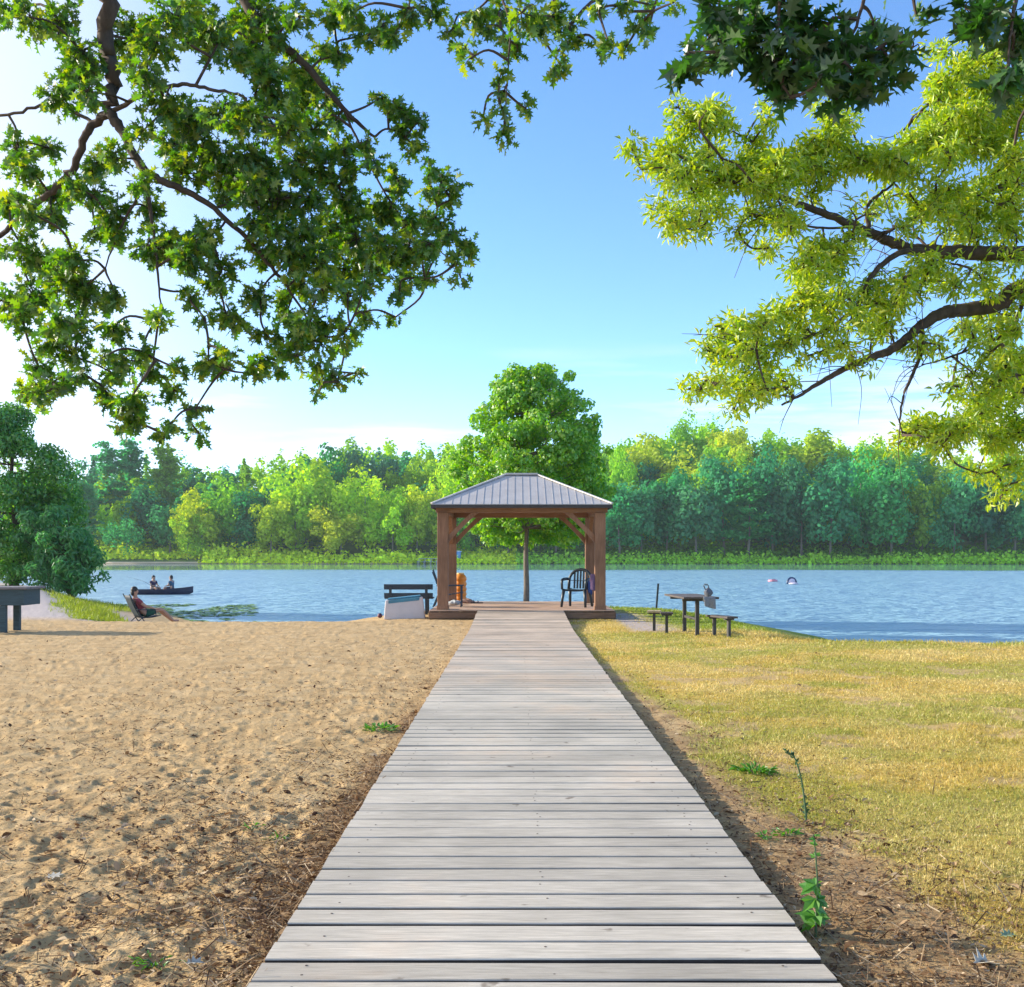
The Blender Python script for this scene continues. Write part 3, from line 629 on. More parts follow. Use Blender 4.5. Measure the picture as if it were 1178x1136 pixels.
bank_m = leaf_mat('bank tree leaves', [(.045, .19, .025), (.065, .26, .03), (.10, .32, .03), (.19, .38, .04)], .45)
blue_m = leaf_mat('bluish willow leaves', [(.06, .24, .07), (.09, .31, .09), (.16, .40, .10)], .45)
BX, BY = at(16, 668, 43)[0], 43.0
bz = float(ground_z(BX, BY, False))
bank = thing('bank_tree', 'dark green bushy tree on the left bank with crown cut by the left edge', 'tree', (BX, BY, bz))
lumps = []
for i in range(150):
    y = rng.uniform(472, 662); r = np.interp(y, [465, 480, 505, 530, 560, 590, 620, 655], [15, 42, 70, 86, 98, 96, 94, 82]); sc = BY / F
    rad = rng.uniform(.35, .7); hw = (r + 75) / 2 * sc; cx_ = ((r - 75) / 2 - 16) * sc; a = rng.random() * 6.28; q = max(hw - rad * .7, .1) * rng.random() ** .45
    lumps.append((np.array([cx_ + q * math.cos(a), q * .8 * math.sin(a), H + (CY - y) * sc - bz]), rad))
clumpy(bank, lumps, 34000, LEAF, (.13, .21), (bank_m, bark), ow((0, 0, -.2), (.05, 0, .8), (.1, 0, 2.0), (-.1, 0, 4), (0, 0, 5.6)), (.2, .05))
SX, SY = at(82, 676, 41)[0], 41.0; sz = float(ground_z(SX, SY, False))
willow = thing('willow_shrub', 'low bluish green willow shrub leaning over the water beside the left bank', 'shrub', (SX, SY, sz))
lumps = []
for i in range(95):
    y = rng.uniform(610, 676); l = np.interp(y, [605, 640, 672], [52, 34, 40]); r = np.interp(y, [605, 640, 672], [92, 122, 118]); sc = SY / F
    lumps.append((np.array([(rng.uniform(l + 8, r - 8) - 82) * sc, rng.uniform(-.9, .9), H + (CY - y) * sc - sz]), rng.uniform(.14, .42)))
for i in range(30):
    lumps.append((np.array([(rng.uniform(18, 64) - 82) * sc, rng.uniform(-.4, 1.2), H + (CY - rng.uniform(585, 664)) * sc - sz]), rng.uniform(.2, .4)))
clumpy(willow, lumps, 10500, SLIM, (.16, .28), (blue_m, bark), ow((0, 0, -.2), (.05, 0, .4), (.15, 0, .9), (.2, 0, 1.5)), (.09, .03))

# ================================================================== far wood
far_obj = leaf_mat('far tree leaves', [(.72, .76, .8), (.9, .9, .9), (1.05, 1.05, 1.0), (1.3, 1.22, 1.0)], .42, tint='object', gloss=.0)
far_att = leaf_mat('far wood leaves', [(.72, .76, .8), (.9, .9, .9), (1.05, 1.05, 1.0), (1.3, 1.22, 1.0)], .42, tint='tint', gloss=.0)
pale_bark = simple('pale trunk bark', (.20, .17, .14), .9, .3, 3)
def crown_broad(n, seed, low=.16, wide=.36):
    r = np.random.default_rng(seed); L = []; 
    for _ in range(30):
        d = norm(r.normal(size=3)); q = r.random() ** .45
        L.append((np.array([d[0] * wide * q, d[1] * wide * q, low + (1 - low) / 2 + d[2] * ((1 - low) / 2 - .08) * q]), r.uniform(.085, .16)))
    ids = r.integers(0, len(L), n); d = norm(r.normal(size=(n, 3)))
    cc = np.array([l[0] for l in L])[ids]; rr = np.array([l[1] for l in L])[ids]
    P = cc + d * (rr * r.uniform(.55, 1.08, n))[:, None]
    N = norm(d + r.normal(size=(n, 3)) * .35 + np.array([0, 0, .25]))
    D = norm(np.cross(N, r.normal(size=(n, 3))))
    return P, D, N, r.uniform(.020, .042, n)
def crown_spruce(n, seed):
    r = np.random.default_rng(seed); z = .06 + .93 * r.random(n) ** 1.35; z = np.round(z * 22) / 22 + r.normal(size=n) * .008
    a = np.floor(r.random(n) * 9) / 9 * 6.28 + z * 40 + r.normal(size=n) * .16; q = r.random(n) ** .5; rad = (.24 * (1.02 - z) ** .75) * (.75 + .5 * ((np.floor(z * 22) * 7) % 5) / 5)
    P = np.stack([np.cos(a) * q * rad, np.sin(a) * q * rad, z - .35 * q * rad * 1.0 + .01], 1)
    out = np.stack([np.cos(a), np.sin(a), np.full(n, -.45)], 1)
    N = norm(np.stack([np.cos(a) * .5, np.sin(a) * .5, np.full(n, .8)], 1) + r.normal(size=(n, 3)) * .25)
    return P, norm(out), N, r.uniform(.02, .045, n)
def crown_pine(n, seed):
    r = np.random.default_rng(seed); B = []
    for _ in range(34):
        z = r.uniform(.25, .98); a = r.random() * 6.28; L = .30 * (1.08 - z) ** .6 * r.uniform(.5, 1.1); B.append((a, L, z))
    ids = r.integers(0, len(B), n); Bn = np.array(B)[ids]; q = r.random(n) ** .6
    P = np.stack([np.cos(Bn[:, 0]) * Bn[:, 1] * q, np.sin(Bn[:, 0]) * Bn[:, 1] * q, Bn[:, 2] + .05 * q], 1) + r.normal(size=(n, 3)) * np.array([.035, .035, .012])
    N = norm(r.normal(size=(n, 3)) * .4 + np.array([0, 0, .9])); D = norm(np.stack([np.cos(Bn[:, 0]), np.sin(Bn[:, 0]), np.full(n, .1)], 1) + r.normal(size=(n, 3)) * .5)
    return P, D, N, r.uniform(.018, .038, n)
KIND = {'broad': [(crown_broad(3000, s, .05, .38), CARD) for s in (1, 2, 3)], 'tall': [(crown_broad(2600, s, .10, .26), CARD) for s in (4, 5)],
        'bush': [(crown_broad(2200, s, .02, .46), CARD) for s in (6, 7)], 'spruce': [(crown_spruce(3600, s), CARD) for s in (8, 9)], 'pine': [(crown_pine(2600, s), CARD) for s in (10, 11)]}
PROTO = {}
def far_tree(kind, k, loc, sx, sz_, col, label, name, rz, group):
    """first use of a kind builds crown and trunk meshes; later trees copy them"""
    root = thing(name, label, 'tree' if kind != 'bush' else 'bush', loc, rz, group); root.scale = (sx, sx, sz_)
    if (kind, k) not in PROTO:
        (P, D, N, s), T = KIND[kind][k]
        V, fs = stamp(P, D, N, s, *T); b = Batch(); b.add(V, fs, 0); cr = b.build('crown', [far_obj], root)
        w = Batch(); hh = {'broad': .7, 'tall': .8, 'bush': .4, 'spruce': .97, 'pine': .97}[kind]
        w.tube(catmull([(0, 0, -.04), (.006, .004, .12), (-.004, .0, .4), (0, 0, hh)], 4), np.linspace(.017, .004, 13), 7)
        tr = w.build('trunk', pale_bark, root, True); PROTO[(kind, k)] = (cr, tr)
    else:
        for src in PROTO[(kind, k)]:
            c = src.copy(); C.objects.link(c); c.parent = root; o = c
    for ch in root.children: ch.color = (*col, 1)
    return root
TY, TG, TT, TO, TD, TL = (.42, .60, .05), (.22, .45, .06), (.10, .36, .15), (.46, .60, .07), (.07, .26, .125), (.34, .57, .05)
# pixel of the stem, top row, width in pixels, kind, depth behind the waterline, colour, label
FAR = [
 (92, 556, 52, 'pine', 12, TT, 'blue green pine by the far shore beside the crown of the left bank tree'),
 (122, 512, 46, 'pine', 38, TT, 'tall ragged pine rising at the left end of the far wood'),
 (150, 508, 50, 'pine', 42, TT, 'spiky topped pine standing highest on the left skyline'),
 (146, 588, 46, 'bush', 5, TT, 'teal rounded bush at the water left of the fishing boat'),
 (170, 556, 50, 'tall', 14, TD, 'dark teal tree on the far shore straight above the fishing boat'),
 (196, 572, 44, 'tall', 9, TT, 'teal tree by the far shore above the bow of the fishing boat'),
 (192, 516, 50, 'pine', 40, TG, 'feathery green pine behind the dark teal trees on the left skyline'),
 (232, 560, 56, 'broad', 7, TY, 'yellow tree low on the far sandy shore right of the fishing boat'),
 (216, 584, 40, 'bush', 4, TL, 'small lime bush at the far waterline left of the yellow tree'),
 (262, 552, 58, 'broad', 13, TG, 'mid green tree between the yellow shore tree and the lime crowns'),
 (286, 566, 50, 'tall', 9, TD, 'dark blue green tree gap filler among yellow trees left of the bench'),
 (312, 562, 56, 'broad', 6, TY, 'yellow green spreading tree on the far shore mid left'),
 (340, 530, 74, 'broad', 12, TL, 'large lime crown on the far shore left of the bench'),
 (376, 526, 70, 'broad', 15, TL, 'tall lime tree below the dark round crowns of the hill'),
 (392, 576, 62, 'broad', 5, TO, 'golden tinged small tree at the far waterline left of the bench'),
 (420, 540, 70, 'broad', 11, TY, 'yellow tree on the far shore above the grey storage box'),
 (452, 556, 58, 'broad', 6, TL, 'lime tree on the far shore straight above the slatted bench'),
 (480, 548, 60, 'broad', 8, TY, 'golden tree on the far shore just left of the gazebo post'),
 (506, 530, 66, 'broad', 15, TL, 'lime crown partly behind the left end of the gazebo roof'),
 (366, 508, 62, 'broad', 46, TD, 'dark teal round crown on the hill left of a second dark crown'),
 (432, 503, 60, 'broad', 48, TD, 'dark teal round crown on the hilltop nearest the maple'),
 (540, 545, 60, 'broad', 9, TG, 'green tree seen through the gazebo at its left brace'),
 (585, 560, 60, 'tall', 7, TD, 'dark tree seen through the gazebo left of the maple stem'),
 (640, 556, 60, 'tall', 8, TD, 'dark tree seen through the gazebo right of the maple stem'),
 (712, 556, 56, 'tall', 6, TT, 'teal tree on the far shore touching the right gazebo post'),
 (738, 540, 52, 'tall', 9, TT, 'slim teal tree with bare pale stem above the left picnic seats'),
 (768, 526, 66, 'broad', 12, TD, 'dark teal tree above the picnic table on the far shore'),
 (800, 540, 58, 'tall', 6, TT, 'teal slim tree above the right bench on the far shore'),
 (832, 524, 62, 'tall', 11, TT, 'tall teal tree right of the picnic benches on the far shore'),
 (862, 552, 50, 'pine', 5, TT, 'shorter teal pine left of the pink float on the far shore'),
 (888, 516, 66, 'broad', 13, TD, 'dark blue green tree straight above the pink float'),
 (922, 522, 64, 'broad', 9, TD, 'dark blue green tree straight above the arched blue float'),
 (956, 530, 60, 'tall', 6, TT, 'teal slim tree right of the arched blue float on the far shore'),
 (990, 518, 66, 'broad', 12, TT, 'broad teal tree below the hanging bare twig on the right'),
 (1026, 536, 60, 'tall', 7, TT, 'teal tree below the lowest yellow sprays of the right tree'),
 (1060, 528, 66, 'broad', 11, TG, 'green tree behind the low yellow foliage at right'),
 (1098, 540, 62, 'broad', 6, TT, 'teal tree left of the last two at the right edge'),
 (1134, 530, 64, 'tall', 10, TD, 'dark teal tree second from the right edge of the far shore'),
 (1168, 540, 62, 'broad', 7, TT, 'teal tree at the right edge of the far shore'),
 (798, 474, 52, 'broad', 74, TG, 'rounded green crown topping the ridge right of the maple'),
 (742, 496, 54, 'broad', 58, TO, 'golden yellow crown on the hill just right of the maple'),
 (838, 486, 56, 'broad', 66, TY, 'yellow crown high on the ridge above the picnic benches'),
 (790, 512, 62, 'broad', 48, TO, 'pale gold crown on the slope under the rounded ridge crown'),
 (866, 506, 58, 'broad', 50, TO, 'gold crown on the slope above the pink float'),
 (936, 494, 58, 'tall', 62, TL, 'feathery lime crown on the ridge above the arched blue float'),
 (1006, 504, 56, 'broad', 54, TL, 'lime crown on the ridge behind the hanging bare twig'),
 (706, 506, 44, 'broad', 40, TL, 'lime crown peeping out right beside the maple'),
]
NAMES = {'broad': 'broadleaf_tree', 'tall': 'slender_tree', 'bush': 'shore_bush', 'spruce': 'spruce_tree', 'pine': 'pine_tree'}
for i, (x, top, w, kind, dep, col, lab) in enumerate(FAR):
    Y = 256 + dep; X = (x - CX) / F * Y; Y = float(shore_y(X)) + dep; X = (x - CX) / F * Y
    z0 = float(hill_z(X, Y)) - .3; hgt = H + (CY - top) / F * Y - z0; wid = w / F * Y
    ww = {'broad': .9, 'tall': .68, 'bush': 1.05, 'spruce': .46, 'pine': .56}[kind]
    c = np.array(col) * rng.uniform(.85, 1.15, 3)
    far_tree(kind, i % len(KIND[kind]), (X, Y, z0), wid / ww * 1.3, hgt, tuple(c), lab, NAMES[kind], rng.random() * 6.28, 'trees of the far shore')
# the wood behind them, one mass over the whole hillside
bt = Batch(); r2 = np.random.default_rng(77)
for Y in np.arange(278, 362, 10.5):
    for x in np.arange(-190, 1420, 9.0 / Y * F):
        x2 = x + r2.uniform(-14, 14); Yj = Y + r2.uniform(-4, 4); X = (x2 - CX) / F * Yj
        z0 = float(hill_z(X, Yj)); hgt = r2.uniform(14, 21); wd = r2.uniform(9, 13)
        kind = 'broad' if (r2.random() < .8 or Y > 320) else 'tall'
        if x2 < 300 and r2.random() < .45: kind = r2.choice(['pine', 'spruce'])
        n1 = float(fbm(np.array(x2 * .012), np.array(Y * .02), 91, 3)); lit = sstep(300, 345, Y)
        if x2 < 320: pool = [TT, TD, TG, TT, TG, TL]
        elif x2 < 560: pool = [TL, TG, TY, TL, TD, TG]
        elif Y > 312: pool = [TY, TL, TL, TG, TO, TG]  # sunlit tops of the ridge painted as yellower tints in the upper rows
        else: pool = [TT, TD, TG, TT, TD, TG]
        col = np.array(pool[min(5, int(np.clip((n1 - .25) * 2, 0, .999) * 6))]) if r2.random() < .6 else np.array(pool[r2.integers(0, 6)])
        col = col * r2.uniform(.8, 1.2)
        (P, D, N, s), T = KIND[kind][r2.integers(0, len(KIND[kind]))]
        k = r2.choice(len(P), 1100, replace=False); an = r2.random() * 6.28; ca, sa = math.cos(an), math.sin(an)
        rot = np.array([[ca, -sa, 0], [sa, ca, 0], [0, 0, 1]]); sc = np.array([wd / .84, wd / .84, hgt])
        V, fs = stamp((P[k] @ rot.T) * sc + np.array([X, Yj, z0]), D[k] @ rot.T, N[k] @ rot.T, s[k] * 17 * 1.45, *T)
        bt.add(V, fs, 0, np.array([*col, 1.]))
tag(bt.build('distant_woods', [far_att], None, tint='tint'), kind='stuff')
# sedges and low scrub along the far waterline
bt = Batch()
n = 44000; x_ = r2.uniform(-205, 190, n); Y_ = shore_y(x_) - .3 + 24 * r2.random(n) ** 1.7
gap = fbm(x_ * .06, Y_ * .06, 101, 3); keep = (gap > .36) | (Y_ - shore_y(x_) < 2.2)
keep &= ~((x_ < -75) & (Y_ - shore_y(x_) < 2.4))
x_, Y_ = x_[keep], Y_[keep]; n = len(x_); z_ = hill_z(x_, Y_)
hh = r2.uniform(.5, 1.6, n) * (1 + .09 * (Y_ - shore_y(x_))) * (1 + .9 * (fbm(x_ * .1, Y_ * .1, 111, 2) > .52) * (x_ < -15))
P = np.stack([x_, Y_, z_ + hh * r2.random(n)], 1); N = norm(np.stack([r2.normal(size=n) * .5, r2.normal(size=n) * .5 - .3, np.full(n, .8)], 1)); D = norm(r2.normal(size=(n, 3)) + np.array([0, 0, .6]))
V, fs = stamp(P, D, N, r2.uniform(.35, .8, n), *CARD)
left = (x_ < 0)[:, None]; c1 = np.where(left, np.array([[.72, .88, .09]]), np.where((Y_ - shore_y(x_) < 4.5)[:, None], np.array([[.42, .72, .10]]), np.array([[.16, .36, .06]]))) * r2.uniform(.7, 1.25, (n, 1))
bt.add(V, fs, 0, np.repeat(np.hstack([c1, np.ones((n, 1))]), len(CARD[0]), 0))
tag(bt.build('shore_undergrowth', [far_att], None, tint='tint'), kind='stuff')
far_sand = simple('pale far beach sand', (.62, .5, .36), .95, .15, .4)
mb = MB(); rows = []
for x in np.arange(-120, -22, 3.0):
    y0 = float(shore_y(x)); rows.append([(x, y0 + q, float(hill_z(x, y0 + q)) + .12) for q in (-.6, .2, .7, 1.1)])
mb.sheet(rows); tag(mb.build('far_beach', far_sand, None, 0, True), kind='structure')

# ================================================================== lawn, litter, weeds
grass_m = leaf_mat('grass blades', [(.8, .8, .8), (1, 1, 1), (1.2, 1.2, 1.2)], .35, tint='tint', gloss=.03)
BLADE = (np.array([(-.5, 0, 0), (.5, 0, 0), (.32, .55, .07), (-.32, .55, .07), (0, 1, .24)], float), [(0, 1, 2, 3), (3, 2, 4)])
def blades(name, n, zr, xr, hgt, wid, sel, seed, lean=.55):
    r = np.random.default_rng(seed); y = zr[0] * (zr[1] / zr[0]) ** r.random(n); x = xr(r, y, n)
    g, gr, bare = cover(x, y); k = sel(r, x, y, g); x, y, g, gr = x[k], y[k], g[k], gr[k]; n = len(x)
    h = hgt(r, x, y, n); D = norm(np.stack([r.normal(size=n) * lean, r.normal(size=n) * lean, np.ones(n)], 1)); N = norm(r.normal(size=(n, 3)) * np.array([1, 1, .2]))
    T = BLADE[0]; yv = D; xv = norm(np.cross(yv, N)); zv = np.cross(xv, yv)
    w = wid(y)
    P = np.stack([x, y, ground_z(x, y) - .004], 1)
    V = P[:, None] + (w[:, None, None] * T[None, :, 0:1]) * xv[:, None] + h[:, None, None] * (T[None, :, 1:2] * yv[:, None] + T[None, :, 2:3] * zv[:, None])
    dry = np.array([.58, .44, .13]); straw = np.array([.72, .58, .25]); grn = np.array([.24, .32, .035])
    t = np.clip(gr[:, None] * 1.25 + r.normal(size=(n, 1)) * .22, 0, 1); c = (dry + (straw - dry) * np.clip(sstep(.4, .65, fbm(x * .9, y * .9, 141, 4))[:, None] * .9 + r.normal(size=(n, 1)) * .25, 0, 1)) * (1 - t) + grn * t
    c = np.hstack([c * r.uniform(.7, 1.2, (n, 1)), np.ones((n, 1))])
    off = (np.arange(n) * 5)[:, None]
    b = Batch(); b.add(V.reshape(-1, 3), [np.array(f)[None] + off for f in BLADE[1]], 0, np.repeat(c, 5, 0))
    return tag(b.build(name, [grass_m], None, tint='tint'), kind='stuff')
blades('dry_grass', 330000, (3.9, 37), lambda r, y, n: 1.22 + r.random(n) * (.52 * y), lambda r, x, y, n: r.uniform(.012, .040, n) * (1 + .5 * (fbm(x * 1.2, y * 1.2, 131, 2) > .55)) * np.interp(crest_d(x, y), [-4, -1, 0], [1, 1.1, 2.0]),
       lambda y: np.interp(y, [4, 10, 20, 36], [.0035, .006, .012, .02]), lambda r, x, y, g: (r.random(len(x)) < g) & (crest_d(x, y) < .7), 201, .7)
blades('bank_grass', 26000, (28, 44), lambda r, y, n: -10.5 - r.random(n) * 9, lambda r, x, y, n: r.uniform(.08, .22, n), lambda y: y * 0 + .02, lambda r, x, y, g: (r.random(len(x)) < g) & (crest_d(x, y) < 3.5), 202)

litter_m = leaf_mat('dead leaf litter', [(.06, .032, .018), (.12, .065, .03), (.20, .12, .06), (.33, .22, .12), (.5, .4, .27)], .12, gloss=.02)
def litter():
    r = np.random.default_rng(303); n = 150000
    y = 3.9 * (30 / 3.9) ** r.random(n); x = np.where(r.random(n) < .62, -1.0 - r.random(n) ** 1.3 * (.52 * y), 1.2 + r.random(n) * (.3 * y))
    d = np.where(x < 0, np.clip(sstep(.46, .66, fbm(x * 1.1, y * 1.1, 51, 4) + .35 * (fbm(x * 5, y * 5, 61, 3) - .5)) * .38 + .4 * sstep(-1.45, -1.0, x) + .22, 0, 1), .36 * sstep(.9, 0, x - soil_edge(y)) + .06) * np.interp(y, [4, 12, 26], [1, .6, .12])
    k = r.random(n) < d; x, y = x[k], y[k]; n = len(x)
    P = np.stack([x, y, ground_z(x, y) + r.uniform(.0, .018, n)], 1)
    N = norm(r.normal(size=(n, 3)) * .45 + np.array([0, 0, 1.])); a = r.random(n) * 6.28; D = norm(np.stack([np.cos(a), np.sin(a), r.normal(size=n) * .35], 1))
    s = r.uniform(.008, .034, n) * (1 + 1.3 * (r.random(n) < .06))
    V, fs = stamp(P, D, N, s, *LEAF); b = Batch(); b.add(V, fs)
    # twigs and straw
    m = n // 3; k = r.choice(n, m, replace=False)
    T = np.array([(-.02, 0, 0), (.02, 0, 0), (.02, 1, .06), (-.02, 1, .06)])
    V, fs = stamp(P[k] + np.array([0, 0, .006]), D[k][::-1], N[k], r.uniform(.04, .13, m), T, [(0, 1, 2, 3)]); b.add(V, fs)
    tag(b.build('leaf_litter', [litter_m]), kind='stuff')
litter()

weed_m = leaf_mat('fresh weed leaves', [(.05, .20, .02), (.08, .26, .02), (.12, .32, .03)], .4)
stem_m = simple('green stem', (.07, .13, .05), .6)
def gpos(pxx, pyy, dz=0):
    Z = 2134 / (pyy - CY)
    for _ in range(6):
        X = (pxx - CX) / F * Z; g = float(ground_z(X, Z)); Z = (H - g) * F / (pyy - CY)
    return (pxx - CX) / F * Z, Z, float(ground_z((pxx - CX) / F * Z, Z)) + dz
# arching stem
p = gpos(928, 948); t = thing('arching_weed', 'thin dark green weed stem arching to the left over the bare soil', 'weed', p)
sc = p[1] / F; k = catmull([(0, 0, -.02), (-.2 * sc * 10, 0, 22 * sc), (-6 * sc, .01, 52 * sc), (-14 * sc, 0, 76 * sc), (-24 * sc, 0, 83 * sc)], 5)
mb = MB(); mb.tube(k, list(np.linspace(.008, .003, len(k))), 6); mb.build('stem', stem_m, t, 0, True)
i = rng.integers(2, len(k), 70); d = norm(rand_dirs(70) + np.array([0, 0, .3])); V, fs = stamp(k[i] + rand_dirs(70) * .004, d, rand_dirs(70), rng.uniform(.018, .034, 70), *LEAF); b = Batch(); b.add(V, fs)
b.build('leaf_spray', [leaf_mat('dark weed leaves', [(.03, .10, .04), (.06, .15, .05)], .3)], t)
# broad seedling against the boardwalk edge
p = gpos(938, 1078); t = thing('oak_seedling', 'bright green broad leaved seedling at the right boardwalk edge near the camera', 'seedling', p)
mb = MB(); sc = p[1] / F; mb.tube([(0, 0, -.02), (.005, 0, 30 * sc), (.01, .0, 62 * sc), (0, 0, 100 * sc), (-.01, 0, 118 * sc)], [.006, .005, .004, .003, .002], 6); mb.build('stem', stem_m, t)
P = []; D = []; Sz = []
for q in range(17):
    a = rng.random() * 6.28; z = [14, 24, 34, 44, 56, 60][q % 6] * sc; P.append((0, 0, z)); D.append((math.cos(a), math.sin(a) - .3, rng.uniform(-.5, .35))); Sz.append(rng.uniform(.06, .105))
for q in range(7): P.append((0, 0, rng.uniform(85, 118) * sc)); a = rng.random() * 6.28; D.append((math.cos(a), math.sin(a), .3)); Sz.append(.035)
n = len(P); V, fs = stamp(np.array(P), np.array(D), norm(rand_dirs(n) * .5 + np.array([0, -.5, .9])), np.array(Sz), *MAPLE); b = Batch(); b.add(V, fs); b.build('leaf_spray', [weed_m], t)
def tuft(pxx, pyy, rad, n, size, label, name='weed_tuft', T=LEAF):
    p = gpos(pxx, pyy); t = thing(name, label, 'weed', p)
    a = rng.random(n) * 6.28; q = rad * np.sqrt(rng.random(n)); P = np.stack([np.cos(a) * q, np.sin(a) * q * .8, rng.random(n) * .03 + .004], 1)
    D = norm(np.stack([np.cos(a), np.sin(a), rng.uniform(.15, .9, n)], 1) + rand_dirs(n) * .5)
    V, fs = stamp(P, D, norm(rand_dirs(n) * .5 + np.array([0, 0, 1.])), rng.uniform(*size, n), *T); b = Batch(); b.add(V, fs); b.build('leaf_spray', [weed_m], t)
    mb = MB()
    for _ in range(6):
        a = rng.random() * 6.28; mb.tube([(0, 0, -.01), (math.cos(a) * rad * .4, math.sin(a) * rad * .4, .02), (math.cos(a) * rad * .8, math.sin(a) * rad * .8, .015)], .003, 5)
    mb.build('stem', stem_m, t)
tuft(435, 841, .15, 90, (.03, .075), 'bright green weed tuft in the sand left of the boardwalk')
tuft(905, 962, .07, 26, (.03, .055), 'small flat green weed near the foot of the arching stem')
tuft(880, 966, .06, 20, (.025, .05), 'small green weed sprig hugging the right boardwalk edge')
tuft(868, 890, .13, 80, (.04, .09), 'yellow green weed clump where soil meets lawn beside the boardwalk', T=SLIM)
tuft(318, 968, .06, 26, (.02, .045), 'small yellowish weed in the sand closest to the boardwalk middle', T=SLIM)
tuft(180, 1110, .09, 30, (.02, .045), 'low yellowish weed in the sand at the bottom left', T=SLIM)
tuft(290, 955, .05, 20, (.02, .04), 'tiny yellowish weed in the sand left of a slightly larger one', T=SLIM)
# curled pale leaves lying on the ground
pale_m = simple('bleached dead leaf', (.50, .46, .38), .8, .3, 20)
grn_m = simple('fallen grey green leaf', (.20, .28, .17), .7, .35, 25)
for (a_, b_, s_, m_, lab) in ((1133, 1112, .115, pale_m, 'bleached curled oak leaf on bare soil at the bottom right'), (1160, 1080, .085, grn_m, 'grey green fallen leaf above the bleached leaf at right'), (222, 1112, .08, pale_m, 'pale curled leaf on the sand near the bottom left edge of the boardwalk'), (60, 1012, .09, pale_m, 'pale dead leaf on the sand at the far left')):
    X, Y, Z = gpos(a_, b_); V, fs = stamp(np.zeros((1, 3)), np.array([[.9, .3, .12]]), np.array([[.15, -.35, 1.]]), [s_], *OAK)
    o = np_mesh('fallen_leaf', V - np.array([s_ * .4, 0, 0]), fs, m_); o.location = (X, Y, Z + .012); tag(o, lab, 'leaf')
    sm = o.modifiers.new('Thick', 'SOLIDIFY'); sm.thickness = .0015
# floating lily pads off the left beach
pad_m = leaf_mat('lily pads', [(.10, .22, .05), (.16, .30, .06), (.24, .36, .10)], .1, gloss=.1)
n = 1500; y_ = r2.uniform(36.5, 50, n); x_ = ((105 + 190 * r2.random(n) ** 1.2) - CX) / F * y_
k = fbm(x_ * .7, y_ * .35, 121, 3) > .42; x_, y_ = x_[k], y_[k]; n = len(x_)
a = np.linspace(.25, 6.1, 9); PAD = (np.vstack([[(0, 0, .0)], np.stack([np.cos(a) * .5, np.sin(a) * .5, np.full(9, .02)], 1)]), [(0, i, i + 1) for i in range(1, 9)])
an = r2.random(n) * 6.28
V, fs = stamp(np.stack([x_, y_, np.full(n, WZ + .012)], 1), np.stack([np.cos(an), np.sin(an), r2.normal(size=n) * .06], 1), norm(r2.normal(size=(n, 3)) * .05 + np.array([0, 0, 1.])), r2.uniform(.18, .34, n), *PAD)
b = Batch(); b.add(V, fs); tag(b.build('lily_pads', [pad_m]), kind='stuff')
